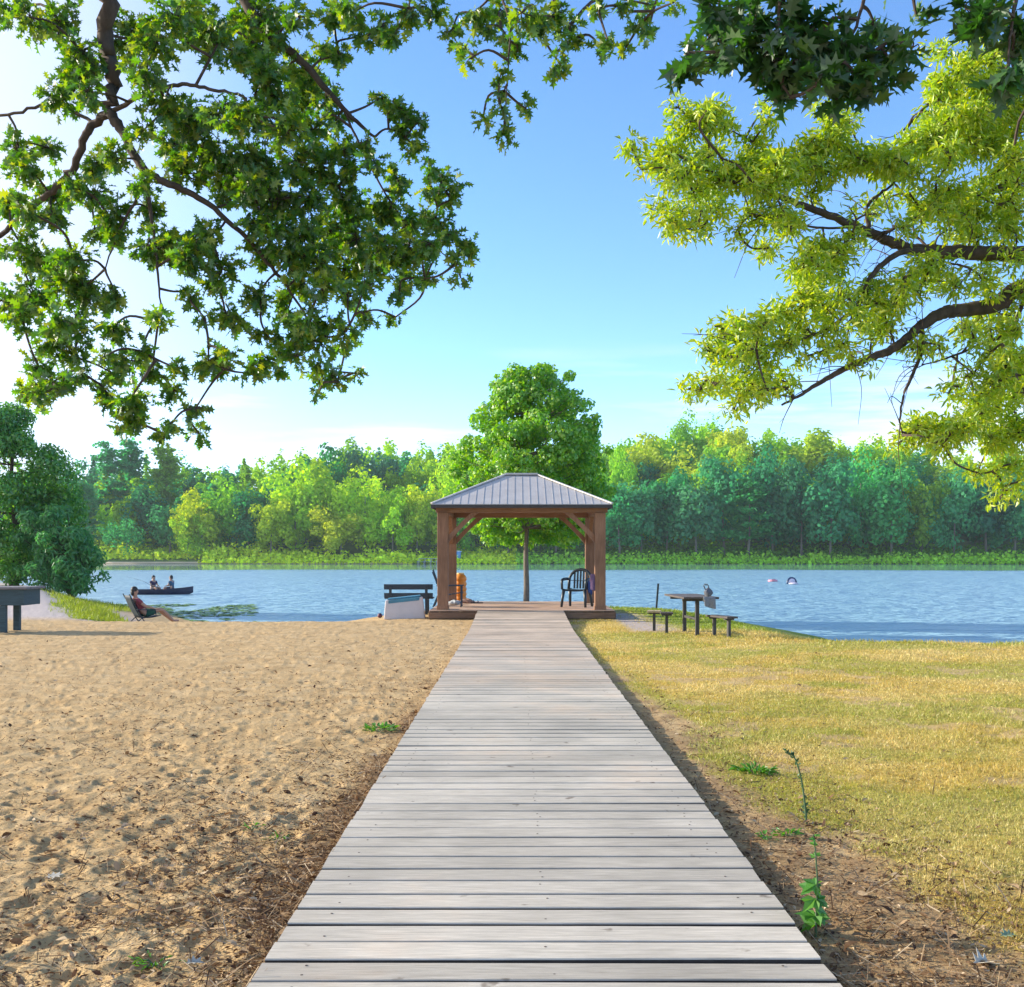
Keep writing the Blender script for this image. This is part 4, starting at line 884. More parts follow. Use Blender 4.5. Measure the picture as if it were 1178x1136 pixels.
# ================================================================== boardwalk
def wood_mat(name, c_lo, c_hi, grain=(1.2, 26, 26), rough=.8, isl=.22, worn=.35, stains_tint=False):
    m, nt, out = new_mat(name)
    b = nd(nt, 'ShaderNodeBsdfPrincipled', Roughness=rough); b.inputs['Specular IOR Level'].default_value = .3
    tc = nd(nt, 'ShaderNodeTexCoord'); geo = nd(nt, 'ShaderNodeNewGeometry')
    sh = nd(nt, 'ShaderNodeVectorMath', operation='ADD'); sc = nd(nt, 'ShaderNodeVectorMath', operation='SCALE'); sc.inputs[0].default_value = (31, 17, 5); lk(nt, geo, 'Random Per Island', sc, 'Scale'); lk(nt, tc, 'Object', sh, 0); lk(nt, sc, 0, sh, 1)
    mp = nd(nt, 'ShaderNodeMapping'); mp.inputs['Scale'].default_value = grain; lk(nt, sh, 0, mp, 'Vector')
    n = nd(nt, 'ShaderNodeTexNoise', Scale=2.2, Detail=7, Roughness=.72); lk(nt, mp, 0, n, 'Vector')
    r = ramp(nt, [(.28, c_lo), (.52, tuple((np.array(c_lo) + np.array(c_hi)) / 2)), (.74, c_hi)]); lk(nt, n, 'Fac', r, 'Fac')
    n2 = nd(nt, 'ShaderNodeTexNoise', Scale=1.1, Detail=4); lk(nt, tc, 'Object', n2, 'Vector')
    st = nd(nt, 'ShaderNodeMapRange'); st.inputs[1].default_value = .35; st.inputs[2].default_value = .65; st.inputs[3].default_value = 1 - worn; st.inputs[4].default_value = 1.0 + worn * .4; lk(nt, n2, 'Fac', st, 0)
    im = nd(nt, 'ShaderNodeMapRange'); im.inputs[3].default_value = 1 - isl; im.inputs[4].default_value = 1 + isl; lk(nt, geo, 'Random Per Island', im, 0)
    mu = nd(nt, 'ShaderNodeMath', operation='MULTIPLY'); lk(nt, st, 0, mu, 0); lk(nt, im, 0, mu, 1)
    src = (r, 'Color')
    if stains_tint:
        kn = nd(nt, 'ShaderNodeTexNoise', Scale=7.0, Detail=3, Roughness=.5); lk(nt, sh, 0, kn, 'Vector')
        kr = nd(nt, 'ShaderNodeMapRange', interpolation_type='SMOOTHSTEP'); kr.inputs[1].default_value = .69; kr.inputs[2].default_value = .76; kr.inputs[4].default_value = .7; lk(nt, kn, 'Fac', kr, 0)
        k1 = nd(nt, 'ShaderNodeMix', data_type='RGBA'); k1.inputs[7].default_value = (.13, .09, .06, 1); lk(nt, kr, 0, k1, 0); nt.links.new(r.outputs['Color'], k1.inputs[6])
        w1 = nd(nt, 'ShaderNodeTexNoise', Scale=.55, Detail=5, Roughness=.7); lk(nt, tc, 'Object', w1, 'Vector')
        sy = nd(nt, 'ShaderNodeSeparateXYZ'); lk(nt, tc, 'Object', sy, 0)
        wy = nd(nt, 'ShaderNodeMapRange'); wy.inputs[1].default_value = -9; wy.inputs[2].default_value = 8; wy.inputs[3].default_value = -.12; wy.inputs[4].default_value = .22; lk(nt, sy, 'Y', wy, 0)
        wa = nd(nt, 'ShaderNodeMath', operation='ADD'); lk(nt, w1, 'Fac', wa, 0); lk(nt, wy, 0, wa, 1)
        wr = nd(nt, 'ShaderNodeMapRange', interpolation_type='SMOOTHSTEP'); wr.inputs[1].default_value = .42; wr.inputs[2].default_value = .72; wr.inputs[4].default_value = .75; lk(nt, wa, 0, wr, 0)
        k2 = nd(nt, 'ShaderNodeMix', data_type='RGBA', blend_type='MULTIPLY'); k2.inputs[7].default_value = (1.0, .83, .70, 1); lk(nt, wr, 0, k2, 0); nt.links.new(k1.outputs[2], k2.inputs[6])  # warm tint, stronger along the walk towards the gazebo
        src = (k2, 2)
    mx = nd(nt, 'ShaderNodeVectorMath', operation='SCALE'); lk(nt, src[0], src[1], mx, 0); lk(nt, mu, 0, mx, 'Scale')
    nt.links.new(mx.outputs[0], b.inputs['Base Color'])
    bp = nd(nt, 'ShaderNodeBump', Strength=.5, Distance=.004); lk(nt, n, 'Fac', bp, 'Height'); lk(nt, bp, 0, b, 'Normal')
    lk(nt, b, 0, out, 'Surface'); return m
plank_m = wood_mat('weathered grey planks', (.38, .335, .275), (.72, .65, .55), (2.2, 34, 34), .82, .15, .2, True)
dark_wood = simple('damp dark joist', (.05, .04, .034), .9, .3, 5)  # one even dark brown for all joists
DT = .17                                          # top of the gazebo deck
def walk_z(y): return np.interp(y, [0, 23.5, 28.4], [0, 0.0, DT - .012])
bw = thing('boardwalk', 'long weathered grey plank boardwalk running straight to the gazebo', 'boardwalk', (.107, 15, 0))
V = []; Fq = []; Fe = []; base = 0; y = 1.2; ro = np.random.default_rng(9); XS = np.linspace(-1, 1, 9)
k = 0; scr = MB()
while y < 28.42:
    w = .190 + ro.uniform(-.004, .004); gap = ro.uniform(.020, .027); hw = 1.1
    x0 = -hw + ro.normal() * .004; x1 = hw + ro.normal() * .004; zt = ro.normal() * .0012; tilt = ro.normal() * .0012; bow = ro.normal() * .003; warp = ro.normal() * .003
    prof_ = [(0, -.045), (w, -.045), (w, -.007), (w - .003, -.002), (w - .009, 0), (.009, 0), (.003, -.002), (0, -.007)]
    for s_ in XS:
        xx = x0 + (x1 - x0) * (s_ + 1) / 2
        for py_, pz in prof_:
            V.append((xx, y + py_ + bow * s_ * s_ - 15, float(walk_z(y + py_)) + pz + zt + tilt * (py_ / w - .5) * 2 + warp * s_ * (py_ / w - .5)))
    for j in range(len(XS) - 1):
        for q in range(8): Fq.append((base + j * 8 + q, base + j * 8 + (q + 1) % 8, base + (j + 1) * 8 + (q + 1) % 8, base + (j + 1) * 8 + q))
    Fe.append([base + q for q in range(7, -1, -1)]); Fe.append([base + (len(XS) - 1) * 8 + q for q in range(8)])
    if y < 17:
        for sx_ in (-.93, 0.02, .93):
            for q in (.28, .72):
                if ro.random() < .4: scr.lathe([(.0055, 0), (.0055, .0012), (.003, .0014)], 8, (sx_ + ro.normal() * .012, y + w * q - 15 + ro.normal() * .006, float(walk_z(y)) + zt + .0002))
    base += len(XS) * 8; y += w + gap; k += 1
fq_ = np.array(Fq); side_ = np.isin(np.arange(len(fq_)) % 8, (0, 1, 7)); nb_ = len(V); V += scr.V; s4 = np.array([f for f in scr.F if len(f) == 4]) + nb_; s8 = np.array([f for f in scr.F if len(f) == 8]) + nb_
np_mesh('decking', V, [fq_[~side_][:, ::-1], fq_[side_][:, ::-1], np.array(Fe)[:, ::-1], s4, s8], [plank_m, simple('rusty screw', (.10, .07, .05), .6), simple('gap shade plank edge', (.05, .043, .038), .95, .3, 12)], bw, False, [0, 2, 0, 1, 1])  # shade of the gaps painted onto plank sides and undersides
for sx_ in (-.93, 0, .93):
    mb = MB(); mb.bar((sx_, -14.5, -.10), (sx_, 8.4, -.10), .045, .125); mb.bar((sx_, 8.4, -.10), (sx_, 13.3, .055), .045, .125); mb.build('joist', dark_wood, bw)

# ================================================================== gazebo
cedar = wood_mat('stained cedar', (.20, .095, .052), (.37, .20, .115), (10, 10, 1.0), .6, .10, .25)
cedar_x = wood_mat('stained cedar beam', (.20, .095, .052), (.37, .20, .115), (1.0, 12, 12), .6, .10, .25)
deck_m = wood_mat('deck boards', (.42, .26, .17), (.66, .46, .33), (1.0, 22, 22), .75, .12, .25)
rim_m = wood_mat('deck rim board', (.16, .09, .055), (.30, .18, .11), (1.0, 14, 14), .75, .12, .3)
roof_m = simple('grey metal roofing', (.50, .465, .44), .55, .10, 3, metal=.1)
trim_m = simple('dark roof trim', (.035, .03, .03), .5)
gz0 = np.array([.14, 28.5, 0.])
gaz = thing('gazebo', 'brown timber gazebo with grey metal hip roof standing at the end of the boardwalk', 'gazebo', (.14, 28.5, 0))
DX0, DX1, DD = -2.37, 2.38, 5.2
mb = MB(); x_n = 0; yy_ = 0.0
while yy_ < DD - .05:
    mb.box((0.005, yy_ + .068, DT - .016), (DX1 - DX0, .136, .032)); yy_ += .143
mb.build('deck_floor', deck_m, gaz, .004)
for nm, c_, d_ in (('front', (0.005, .022 - .03, (DT - .034 + GZ) / 2 - .0), (DX1 - DX0 + .02, .04, DT - .034 - GZ - .045)), ('back', (0.005, DD + .02, .03), (DX1 - DX0 + .02, .04, .19))):
    mb = MB(); mb.box(c_, d_); mb.build('rim_board', rim_m, gaz, .004)
for x_ in (DX0 - .005, DX1 + .015):
    mb = MB(); mb.box((x_, DD / 2 + .006, .035), (.038, DD - .03, .19)); mb.build('rim_board', rim_m, gaz, .004)
PX = (-2.04, 2.025); PY = (.26, 4.2); PW = .275; BZ = 2.675
for x_ in PX:
    for y_ in PY:
        mb = MB(); mb.box((x_, y_, (DT + BZ) / 2), (PW, PW, BZ - DT)); p_ = mb.build('post', cedar, gaz, .012)
        mb = MB(); mb.box((x_, y_, DT + .05), (PW + .03, PW + .03, .10)); o_ = mb.build('post_skirt', cedar, p_, .006)
for y_ in PY:
    mb = MB(); mb.box((0, y_, BZ + .10), (PX[1] - PX[0] + PW + .10, .145, .195)); mb.build('beam', cedar_x, gaz, .008)
for x_ in PX:
    mb = MB(); mb.box((x_, sum(PY) / 2, BZ + .098), (.14, PY[1] - PY[0] - .15, .19)); mb.build('beam', cedar, gaz, .008)
def brace(a, dirv):
    """curved knee brace from the post face up to the beam"""
    mb = MB(); L = .78; out = []; inn = []
    for q in range(9):
        t = q / 8; ang = t * math.pi / 2
        out.append((L * t, -L * (1 - t) * 1.0)); 
    pts_o = [(0.0, -L), (0.0, -L + .17)] ; 
    w = .055
    prof_ = [(L * t - .10 * L * t * (1 - t), -L * (1 - t) + .10 * L * t * (1 - t)) for t in np.linspace(0, 1, 9)] + [(L - .20, 0), (0, -L + .20)]
    d = Vector(dirv); s_ = Vector((0, 0, 1)).cross(d)
    f_ = []; b_ = []
    for u, v in prof_:
        c0 = Vector(a) + d * u + Vector((0, 0, v)); f_.append(c0 + s_ * w); b_.append(c0 - s_ * w)
    n = len(prof_); mb.add(f_ + b_, [tuple(range(n)), tuple(range(2 * n - 1, n - 1, -1))] + [(i, (i + 1) % n, n + (i + 1) % n, n + i) for i in range(n)])
    mb.build('brace', cedar, gaz, .004)
for x_, sg in zip(PX, (1, -1)):
    for y_, sh_ in zip(PY, (1, -1)):
        brace((x_ + sg * PW / 2, y_, BZ), (sg, 0, 0)); brace((x_, y_ + sh_ * PW / 2, BZ), (0, sh_, 0))
EX, EY0, EY1, EZ = 2.31, -.16, 4.62, 2.885; RX = .40; RY = (EY0 + EY1) / 2; RZ = 3.80
roof = MB()
c4 = [(-EX, EY0, EZ), (EX, EY0, EZ), (EX, EY1, EZ), (-EX, EY1, EZ)]; r2_ = [(-RX, RY, RZ), (RX, RY, RZ)]
lo = [(a, b, c - .035) for a, b, c in c4]
roof.add(c4 + r2_ + lo, [(0, 1, 5, 4), (1, 2, 5), (2, 3, 4, 5), (3, 0, 4), (0, 6, 7, 1), (1, 7, 8, 2), (2, 8, 9, 3), (3, 9, 6, 0), (9, 8, 7, 6)])
rf = roof.build('roof', roof_m, gaz)
rb = MB()
for x_ in np.arange(-EX + .12, EX, .2):
    tmax = min(1, (EX - abs(x_)) / (EX - RX)) if abs(x_) > RX else 1
    for s_, e_ in ((1, EY0), (-1, EY1)):
        rb.bar((x_, e_, EZ + .004), (x_, e_ + (RY - e_) * tmax, EZ + (RZ - EZ) * tmax + .004), .012, .008)
for y_ in np.arange(EY0 + .12, EY1, .2):
    tm = 1 - abs(y_ - RY) / (RY - EY0)
    for s_ in (-1, 1): rb.bar((s_ * EX, y_, EZ + .004), (s_ * (EX - (EX - RX) * tm), y_, EZ + (RZ - EZ) * tm + .004), .012, .008)
rb.build('seam', roof_m, rf)
cp = MB(); cp.bar((-RX - .05, RY, RZ + .02), (RX + .05, RY, RZ + .02), .2, .05)
for a in c4: cp.bar(Vector(a) + Vector((0, 0, .02)), (math.copysign(RX, a[0]), RY, RZ + .03), .07, .035)
cp.build('ridge_cap', roof_m, rf, .006)
tr = MB()
for a, b in ((0, 1), (1, 2), (2, 3), (3, 0)): tr.bar(Vector(c4[a]) - Vector((0, 0, .058)), Vector(c4[b]) - Vector((0, 0, .058)), .022, .085)
tr.build('eave_trim', trim_m, rf)
for s_ in (-1, 1):                 # rafters below the roof
    for q in (-1.2, 0, 1.2):
        mb = MB(); mb.bar((q, PY[0] if s_ < 0 else PY[1], BZ + .2), (max(-RX, min(RX, q)), RY - .03 * -s_, RZ - .16 if abs(q) < 1 else RZ - .5), .045, .11); mb.build('rafter', cedar, gaz)

# ================================================================== furniture on and beside the deck
plastic = simple('dark green black plastic', (.016, .026, .032), .4, .2, 4)
def plastic_chair(label, loc, rz, sc=1.0):
    t = thing('plastic_armchair', label, 'chair', loc, rz); t.scale = (sc,) * 3
    mb = MB(); rows = []
    for v in np.linspace(-.24, .22, 8): rows.append([(u, v, .43 - .02 * math.cos(u * 5.5) + .03 * max(0, v) ** 2 - (.03 if v < -.21 else 0)) for u in np.linspace(-.23, .23, 8)])
    mb.sheet(rows, .012); mb.build('seat', plastic, t, 0, True)
    mb = MB(); arch = [(-.27, .16, .42), (-.275, .21, .62)] + [(.275 * math.cos(a), .22 + .06 * math.sin(a), .64 + .25 * math.sin(a)) for a in np.linspace(math.pi, 0, 11)] + [(.275, .21, .62), (.27, .16, .42)]
    mb.tube(arch, .036, 8); bk = mb.build('backrest', plastic, t, 0, True)
    mb = MB()
    for x_ in (-.15, -.075, 0, .075, .15):
        zt = .64 + .25 * math.sqrt(max(0, 1 - (x_ / .275) ** 2)); mb.bar((x_, .225, .43), (x_, .22 + .06 * math.sqrt(1 - (x_ / .275) ** 2), zt), .045, .012, (0, 1, 0))
    mb.bar((-.26, .235, .62), (.26, .235, .62), .05, .014); mb.build('slat', plastic, bk)
    for s_ in (-1, 1):
        mb = MB(); mb.tube([(s_ * .275, .20, .66), (s_ * .305, .08, .665), (s_ * .31, -.1, .66), (s_ * .305, -.22, .64), (s_ * .30, -.255, .58), (s_ * .295, -.25, .42)], [.034, .034, .036, .036, .03, .028], 8); mb.build('armrest', plastic, t, 0, True)
        mb = MB(); mb.tube([(s_ * .26, -.22, .43), (s_ * .285, -.255, .2), (s_ * .30, -.28, 0)], [.045, .036, .03], 8); mb.build('leg', plastic, t, 0, True)
        mb = MB(); mb.tube([(s_ * .24, .17, .43), (s_ * .265, .24, .2), (s_ * .28, .29, 0)], [.045, .036, .03], 8); mb.build('leg', plastic, t, 0, True)
    return t
plastic_chair('black plastic armchair beside the right gazebo post', (1.66, 30.3, DT), R(-22), 1.14)
def cloth(name, label, loc, rz, w, front, back, mat, cat='towel', sub=2, seed=1):
    """cloth folded over an edge: hangs FRONT and BACK metres on the two sides"""
    r = np.random.default_rng(seed); rows = []
    path = [(-.035 - .02 * i / 5, -front * i / 5) for i in range(5, 0, -1)] + [(-.02, .0), (0, .022), (.02, .0)] + [(.035 + .02 * i / 4, -back * i / 4) for i in range(1, 5)]
    for v, z in path:
        f_ = min(1, -z / .2) if z < 0 else 0
        rows.append([(u + .02 * f_ * math.sin(9 * u + seed), v * (1 + 0) + .022 * f_ * math.sin(u * 40 + seed) - 0.0, z + .03 * f_ * math.sin(u * 12 + 2 * seed)) for u in np.linspace(-w / 2, w / 2, 13)])
    mb = MB(); mb.sheet(rows, .008); o = mb.build(name, mat, None, 0, True, 1); o.location = loc; o.rotation_euler = (0, 0, rz)
    return tag(o, label, cat)
cloth('beach_towel', 'navy blue towel hung over the arm of the black plastic armchair', (1.97, 30.14, DT + .745), R(68), .34, .38, .25, simple('navy towel', (.03, .05, .16), .95, .3, 30), seed=2)
cloth('beach_towel', 'purple towel hanging on the inner side of the right gazebo post', (2.0, 28.68, 1.08), R(8), .16, .40, .2, simple('purple towel', (.15, .085, .16), .95, .3, 30), seed=5)
# reclined slatted chair half hidden by the left post
blue_pl = simple('dark blue painted wood', (.018, .03, .055), .5, .25, 5)
t = thing('reclined_chair', 'dark blue reclined deck chair half hidden behind the left gazebo post', 'chair', (-1.92, 30.4, DT), 0)
mb = MB()
for q in np.linspace(-.24, .24, 5): mb.bar((-.10, q, .30), (-.36, q * 1.1, 1.02 - 1.2 * q * q), .09, .02, (1, 0, .3))
bk = mb.build('backrest', blue_pl, t, .004); mb = MB(); mb.bar((-.25, -.28, .66), (-.25, .28, .66), .06, .025, (1, 0, .3)); mb.build('crossbar', blue_pl, bk)
mb = MB()
for q in np.linspace(0, 1, 6): mb.box((-.10 + .52 * q, 0, .30 + .09 * q), (.085, .54, .02))
mb.build('seat', blue_pl, t, .004)
for s_ in (-1, 1):
    mb = MB(); mb.box((.12, s_ * .33, .58), (.72, .12, .024)); mb.build('armrest', blue_pl, t, .004)
    mb = MB(); mb.bar((.42, s_ * .29, 0), (.42, s_ * .29, .57), .03, .1, (0, 1, 0)); mb.build('leg', blue_pl, t)
    mb = MB(); mb.bar((-.34, s_ * .29, 0), (-.10, s_ * .29, .57), .03, .1, (0, 1, 0)); mb.build('leg', blue_pl, t)
# bench on the sand facing the lake
bench_m = simple('dark blue bench slat', (.016, .032, .052), .5, .3, 6, stretch=(1, 8, 8))
bx, by = (471 - CX) / F * 31.2, 31.2; bzg = float(ground_z(bx, by))
t = thing('slatted_bench', 'dark blue slatted bench standing on the sand left of the gazebo', 'bench', (bx, by, bzg), 0)
hz = 1.6 - 34 * 31.2 / F - bzg               # top of its back above the sand
mb = MB(); mb.box((0, -.30, hz - .075), (1.36, .04, .15)); mb.box((0, -.27, hz - .31), (1.36, .04, .13)); mb.build('backrest', bench_m, t, .006)
mb = MB()
for q in range(4): mb.box((0, -.17 + q * .125, .46), (1.36, .105, .04))
mb.build('seat', bench_m, t, .006)
for s_ in (-1, 1):
    mb = MB(); mb.bar((s_ * .50, -.26, -.1), (s_ * .50, -.33, hz - .02), .075, .045, (0, 1, 0)); mb.build('leg', bench_m, t, .004)
    mb = MB(); mb.box((s_ * .50, .22, .17), (.075, .06, .54)); mb.build('leg', bench_m, t, .004)
    mb = MB(); mb.box((s_ * .50, 0, .42), (.07, .50, .04)); mb.build('seat_rail', bench_m, t)
# storage bin
bin_m = simple('pale grey moulded plastic', (.56, .51, .50), .5, .06, 3); lid_m = simple('teal blue plastic', (.05, .19, .27), .45, .2, 4)
X, Y, Z = gpos(465, 711.5)
t = thing('storage_bin', 'pale grey plastic storage bin with sloping teal lid on the sand by the deck', 'storage bin', (X, Y + .2, Z - .03), R(4))
def frustum(mb, b0, b1, t0, t1, z0, zl, zr):
    V = [(-b0, -b1, z0), (b0, -b1, z0), (b0, b1, z0), (-b0, b1, z0), (-t0, -t1, zl), (t0 * .92, -t1, zr), (t0 * .92, t1, zr), (-t0, t1, zl)]
    mb.add(V, [(3, 2, 1, 0), (4, 5, 6, 7), (0, 1, 5, 4), (1, 2, 6, 5), (2, 3, 7, 6), (3, 0, 4, 7)])
mb = MB(); frustum(mb, .54, .34, .50, .29, 0, .50, .585); mb.build('body', bin_m, t, .03)
mb = MB(); V = [(-.42, -.303, .415), (.38, -.303, .50), (.38, -.303, .575), (-.42, -.303, .495)]; V += [(a, b + .02 + .025, c + .01) for a, b, c in V]; mb.add(V, [(0, 1, 2, 3), (7, 6, 5, 4), (0, 4, 5, 1), (1, 5, 6, 2), (2, 6, 7, 3), (3, 7, 4, 0)]); mb.build('label_band', lid_m, t)
mb = MB(); V = [(-.46, -.26, .51), (.42, -.26, .595), (.42, .26, .595), (-.46, .26, .51)]; V += [(a * .95, b * .9, c + .035) for a, b, c in V]; mb.add(V, [(3, 2, 1, 0), (4, 5, 6, 7), (0, 1, 5, 4), (1, 2, 6, 5), (2, 3, 7, 6), (3, 0, 4, 7)]); mb.build('lid', lid_m, t, .008)
mb = MB(); mb.ell((0, 0, .07), (.07, .07, .07), 16, 10); o = mb.build('play_ball', simple('dark maroon rubber', (.10, .02, .05), .45), None, 0, True); X, Y, Z = gpos(437, 711); o.location = (X, Y, Z - .005); tag(o, 'small dark maroon ball on the sand left of the storage bin', 'ball')
# orange ribbed drum and oddments on the far side of the deck
org = simple('orange plastic', (.80, .27, .02), .45, .12, 4)
OX, OY = (529 - CX) / F * 33.2, 33.15
t = thing('orange_barrel', 'orange ribbed plastic barrel on the deck beside the left rear gazebo post', 'barrel', (OX + .02, OY, DT))
mb = MB(); pr = [(.15, 0)]
for q in range(5): z = .04 + q * .15; pr += [(.165, z), (.185, z + .03), (.185, z + .09), (.165, z + .12)]
pr += [(.15, .80), (.10, .84)]; mb.lathe(pr, 20); mb.build('body', org, t, 0, True)
mb = MB(); mb.lathe([(.11, .84), (.11, .875), (.09, .88)], 16); mb.build('lid', simple('pale cap', (.7, .5, .2), .5), t)
def lump(name, label, cat, loc, r, mat, seed, rz=0):
    rr = np.random.default_rng(seed); mb = MB(); mb.ell((0, 0, r[2] * .8), r, 20, 12)
    mb.V = [(x * (1 + .25 * math.sin(7 * y / r[1] + seed)) , y * (1 + .2 * math.sin(5 * x / r[0])), max(0.002, z + .25 * r[2] * math.sin(6 * x / r[0] + 4 * y / r[1] + seed))) for x, y, z in mb.V]
    o = mb.build(name, mat, None, 0, True); o.location = loc; o.rotation_euler = (0, 0, rz); return tag(o, label, cat)
def dpos(pxx, Z): return ((pxx - CX) / F * Z, Z, DT)
lump('crumpled_towel', 'crumpled grey towel on the deck boards by the left rear post', 'towel', dpos(523, 31.6), (.16, .14, .07), simple('grey towel', (.38, .40, .42), .95, .2, 20), 3)
lump('canvas_bag', 'low brown canvas bag lying on the deck in front of the orange barrel', 'bag', dpos(537, 32.4), (.17, .12, .075), simple('brown canvas', (.28, .17, .13), .9, .25, 25), 6)
for i, (pp, zz_) in enumerate(((546, 32.6), (551, 32.5))):
    t = thing('sandal', ['dark sandal on the deck beside the brown bag', 'dark sandal on the deck farthest right of the oddments'][i], 'shoe', dpos(pp, zz_), R(70 + 30 * i))
    mb = MB(); mb.lathe([(.05, 0), (.055, .015), (.05, .03)], 14); mb.V = [(x * .85, y * 2.4, z) for x, y, z in mb.V]; mb.build('sole', simple('dark rubber', (.02, .025, .04), .7), t)
    mb = MB(); mb.tube([(-.045, .02, .02), (-.03, .03, .06), (0, .035, .075), (.03, .03, .06), (.045, .02, .02)], .012, 6); mb.build('strap', simple('blue strap', (.03, .05, .10), .7), t)

# ================================================================== picnic table on the lawn
pic_m = simple('dark weathered picnic board', (.085, .07, .065), .8, .4, 5, stretch=(8, 1, 8)); leg_m = simple('dark steel leg', (.045, .042, .04), .6, .3, 6)
light_pic = simple('sunlit picnic board', (.45, .36, .22), .85, .25, 6)  # sunlight on the left seat put into a lighter board colour
def g0(x, y): return float(ground_z(x, y))
A = np.array([3.72, 22.85]); B_ = np.array([3.64, 24.05]); dirp = (A - B_) / np.linalg.norm(A - B_); cen = (A + B_) / 2
t = thing('picnic_table', 'dark picnic table on two steel legs standing near the water', 'table', (*cen, g0(*cen)), math.atan2(-dirp[0], dirp[1]) + R(180))
HT = .80
mb = MB()
for q in range(4): mb.box(((q - 1.5) * .185, 0, HT - .02), (.175, 1.95, .042))
mb.build('table_top', pic_m, t, .006)
for s_ in (-1, 1):
    mb = MB(); mb.bar((0, s_ * .6, -.15), (0, s_ * .6, HT - .10), .075, .075, (0, 1, 0)); lg = mb.build('leg', leg_m, t, .004)
    mb = MB(); mb.box((0, s_ * .6, HT - .07), (.62, .06, .055)); mb.build('bracket', leg_m, lg)
mb = MB(); mb.bar((0, -.56, .33), (0, .56, .33), .03, .05); mb.build('stretcher', leg_m, t)
def pic_seat(label, x, y, L, rz, wide, hs, mat, nl=1):
    t = thing('picnic_bench', label, 'seat', (x, y, g0(x, y)), rz)
    mb = MB()
    for q in (-1, 1): mb.box((q * wide / 4, 0, hs - .02), (wide / 2 - .008, L, .04))
    mb.build('seat', mat, t, .005)
    for s_ in ((0,) if nl == 1 else (-1, 1)):
        mb = MB(); mb.bar((0, s_ * L * .33, -.12), (0, s_ * L * .33, hs - .075), .06, .06, (0, 1, 0)); lg = mb.build('leg', leg_m, t)
        mb = MB(); mb.box((0, s_ * L * .33, hs - .058), (wide * .8, .07, .032)); mb.build('bracket', leg_m, lg)
    return t
pic_seat('sunlit pale single legged seat farther left of the picnic table', 2.99, 24.1, .34, R(-10), .30, .44, light_pic)
pic_seat('dark single legged seat nearest the picnic table on its left', 3.16, 23.35, .34, R(-6), .27, .45, pic_m)
pic_seat('dark two legged bench seat on the right side of the picnic table', 4.17, 22.58, .82, R(22), .26, .42, pic_m, 2)
bx, by = (814 - CX) / F * 22.6, 22.6
t = thing('grey_bag', 'crumpled grey bag standing on the near right corner of the picnic table', 'bag', (3.88, 22.48, g0(*cen) + HT), R(15))
mb = MB(); mb.ell((0, 0, .085), (.09, .07, .095), 18, 12); mb.V = [(x + .015 * math.sin(30 * z), y + .012 * math.sin(40 * x), max(0.002, z + .02 * math.sin(25 * x + 20 * y))) for x, y, z in mb.V]; bag_m = simple('grey patterned cloth', (.11, .115, .14), .9, .55, 28); mb.build('body', bag_m, t, 0, True)
for s_ in (-1, 1):
    mb = MB(); mb.tube([(-.02 + s_ * .04, 0, .155), (-.045 + s_ * .05, 0, .23), (-.05 + s_ * .02, 0, .27), (-.04, 0, .24)], .012, 6); mb.build('handle', bag_m, t, 0, True)
cloth('hanging_cloth', 'grey cloth hanging over the near edge of the picnic table', (3.82, 22.02 - .02, g0(*cen) + HT + .012), R(4), .24, .20, .10, simple('pale grey cloth', (.19, .20, .22), .95, .3, 25), 'cloth', seed=8)
px_, pz_ = (755 - CX) / F * 34.3, 34.3
t = thing('metal_stake', 'thin dark metal stake leaning at the shoreline left of the picnic table', 'stake', (px_, pz_, g0(px_, pz_)))
mb = MB(); mb.bar((-.01, 0, -.15), (.06, 0, .75), .055, .045, (0, 1, 0)); mb.build('shaft', leg_m, t); mb = MB(); mb.box((.062, 0, .76), (.06, .05, .03)); mb.build('cap', leg_m, t)

# ================================================================== table cut by the left edge
tb_m = simple('shaded blue green timber', (.035, .07, .085), .7, .3, 4, stretch=(1, 6, 6)); tt_m = simple('grey table board', (.17, .155, .16), .8, .3, 5, stretch=(1, 8, 8))  # shading of apron and legs put into the dark blue green
TZ = 24.2; TX1 = (33 - CX) / F * 23.8; tg = g0(-11.5, TZ); tt_h = 1.6 - 37.6 * 23.8 / F - tg
t = thing('serving_table', 'heavy blue green wooden table with deep apron cut off by the left edge', 'table', (TX1 - 1.1, TZ, tg))
mb = MB()
for q in range(5): mb.box((0, -.4 + q * .19, tt_h - .025), (2.2, .18, .05))
mb.build('table_top', tt_m, t, .006)
for c_, d_ in (((0, -.40, tt_h - .225), (2.02, .05, .34)), ((0, .36, tt_h - .225), (2.02, .05, .34)), ((-.985, -.02, tt_h - .225), (.05, .71, .338)), ((.985, -.02, tt_h - .225), (.05, .71, .338))):
    mb = MB(); mb.box(c_, d_); mb.build('apron', tb_m, t, .004)
for sx_ in (-.66, .535):
    for sy_ in (-.35, .31):
        mb = MB(); mb.box((sx_, sy_, (tt_h - .40) / 2 - .06), (.14, .10, tt_h - .40 + .12)); mb.build('leg', tb_m, t, .006)

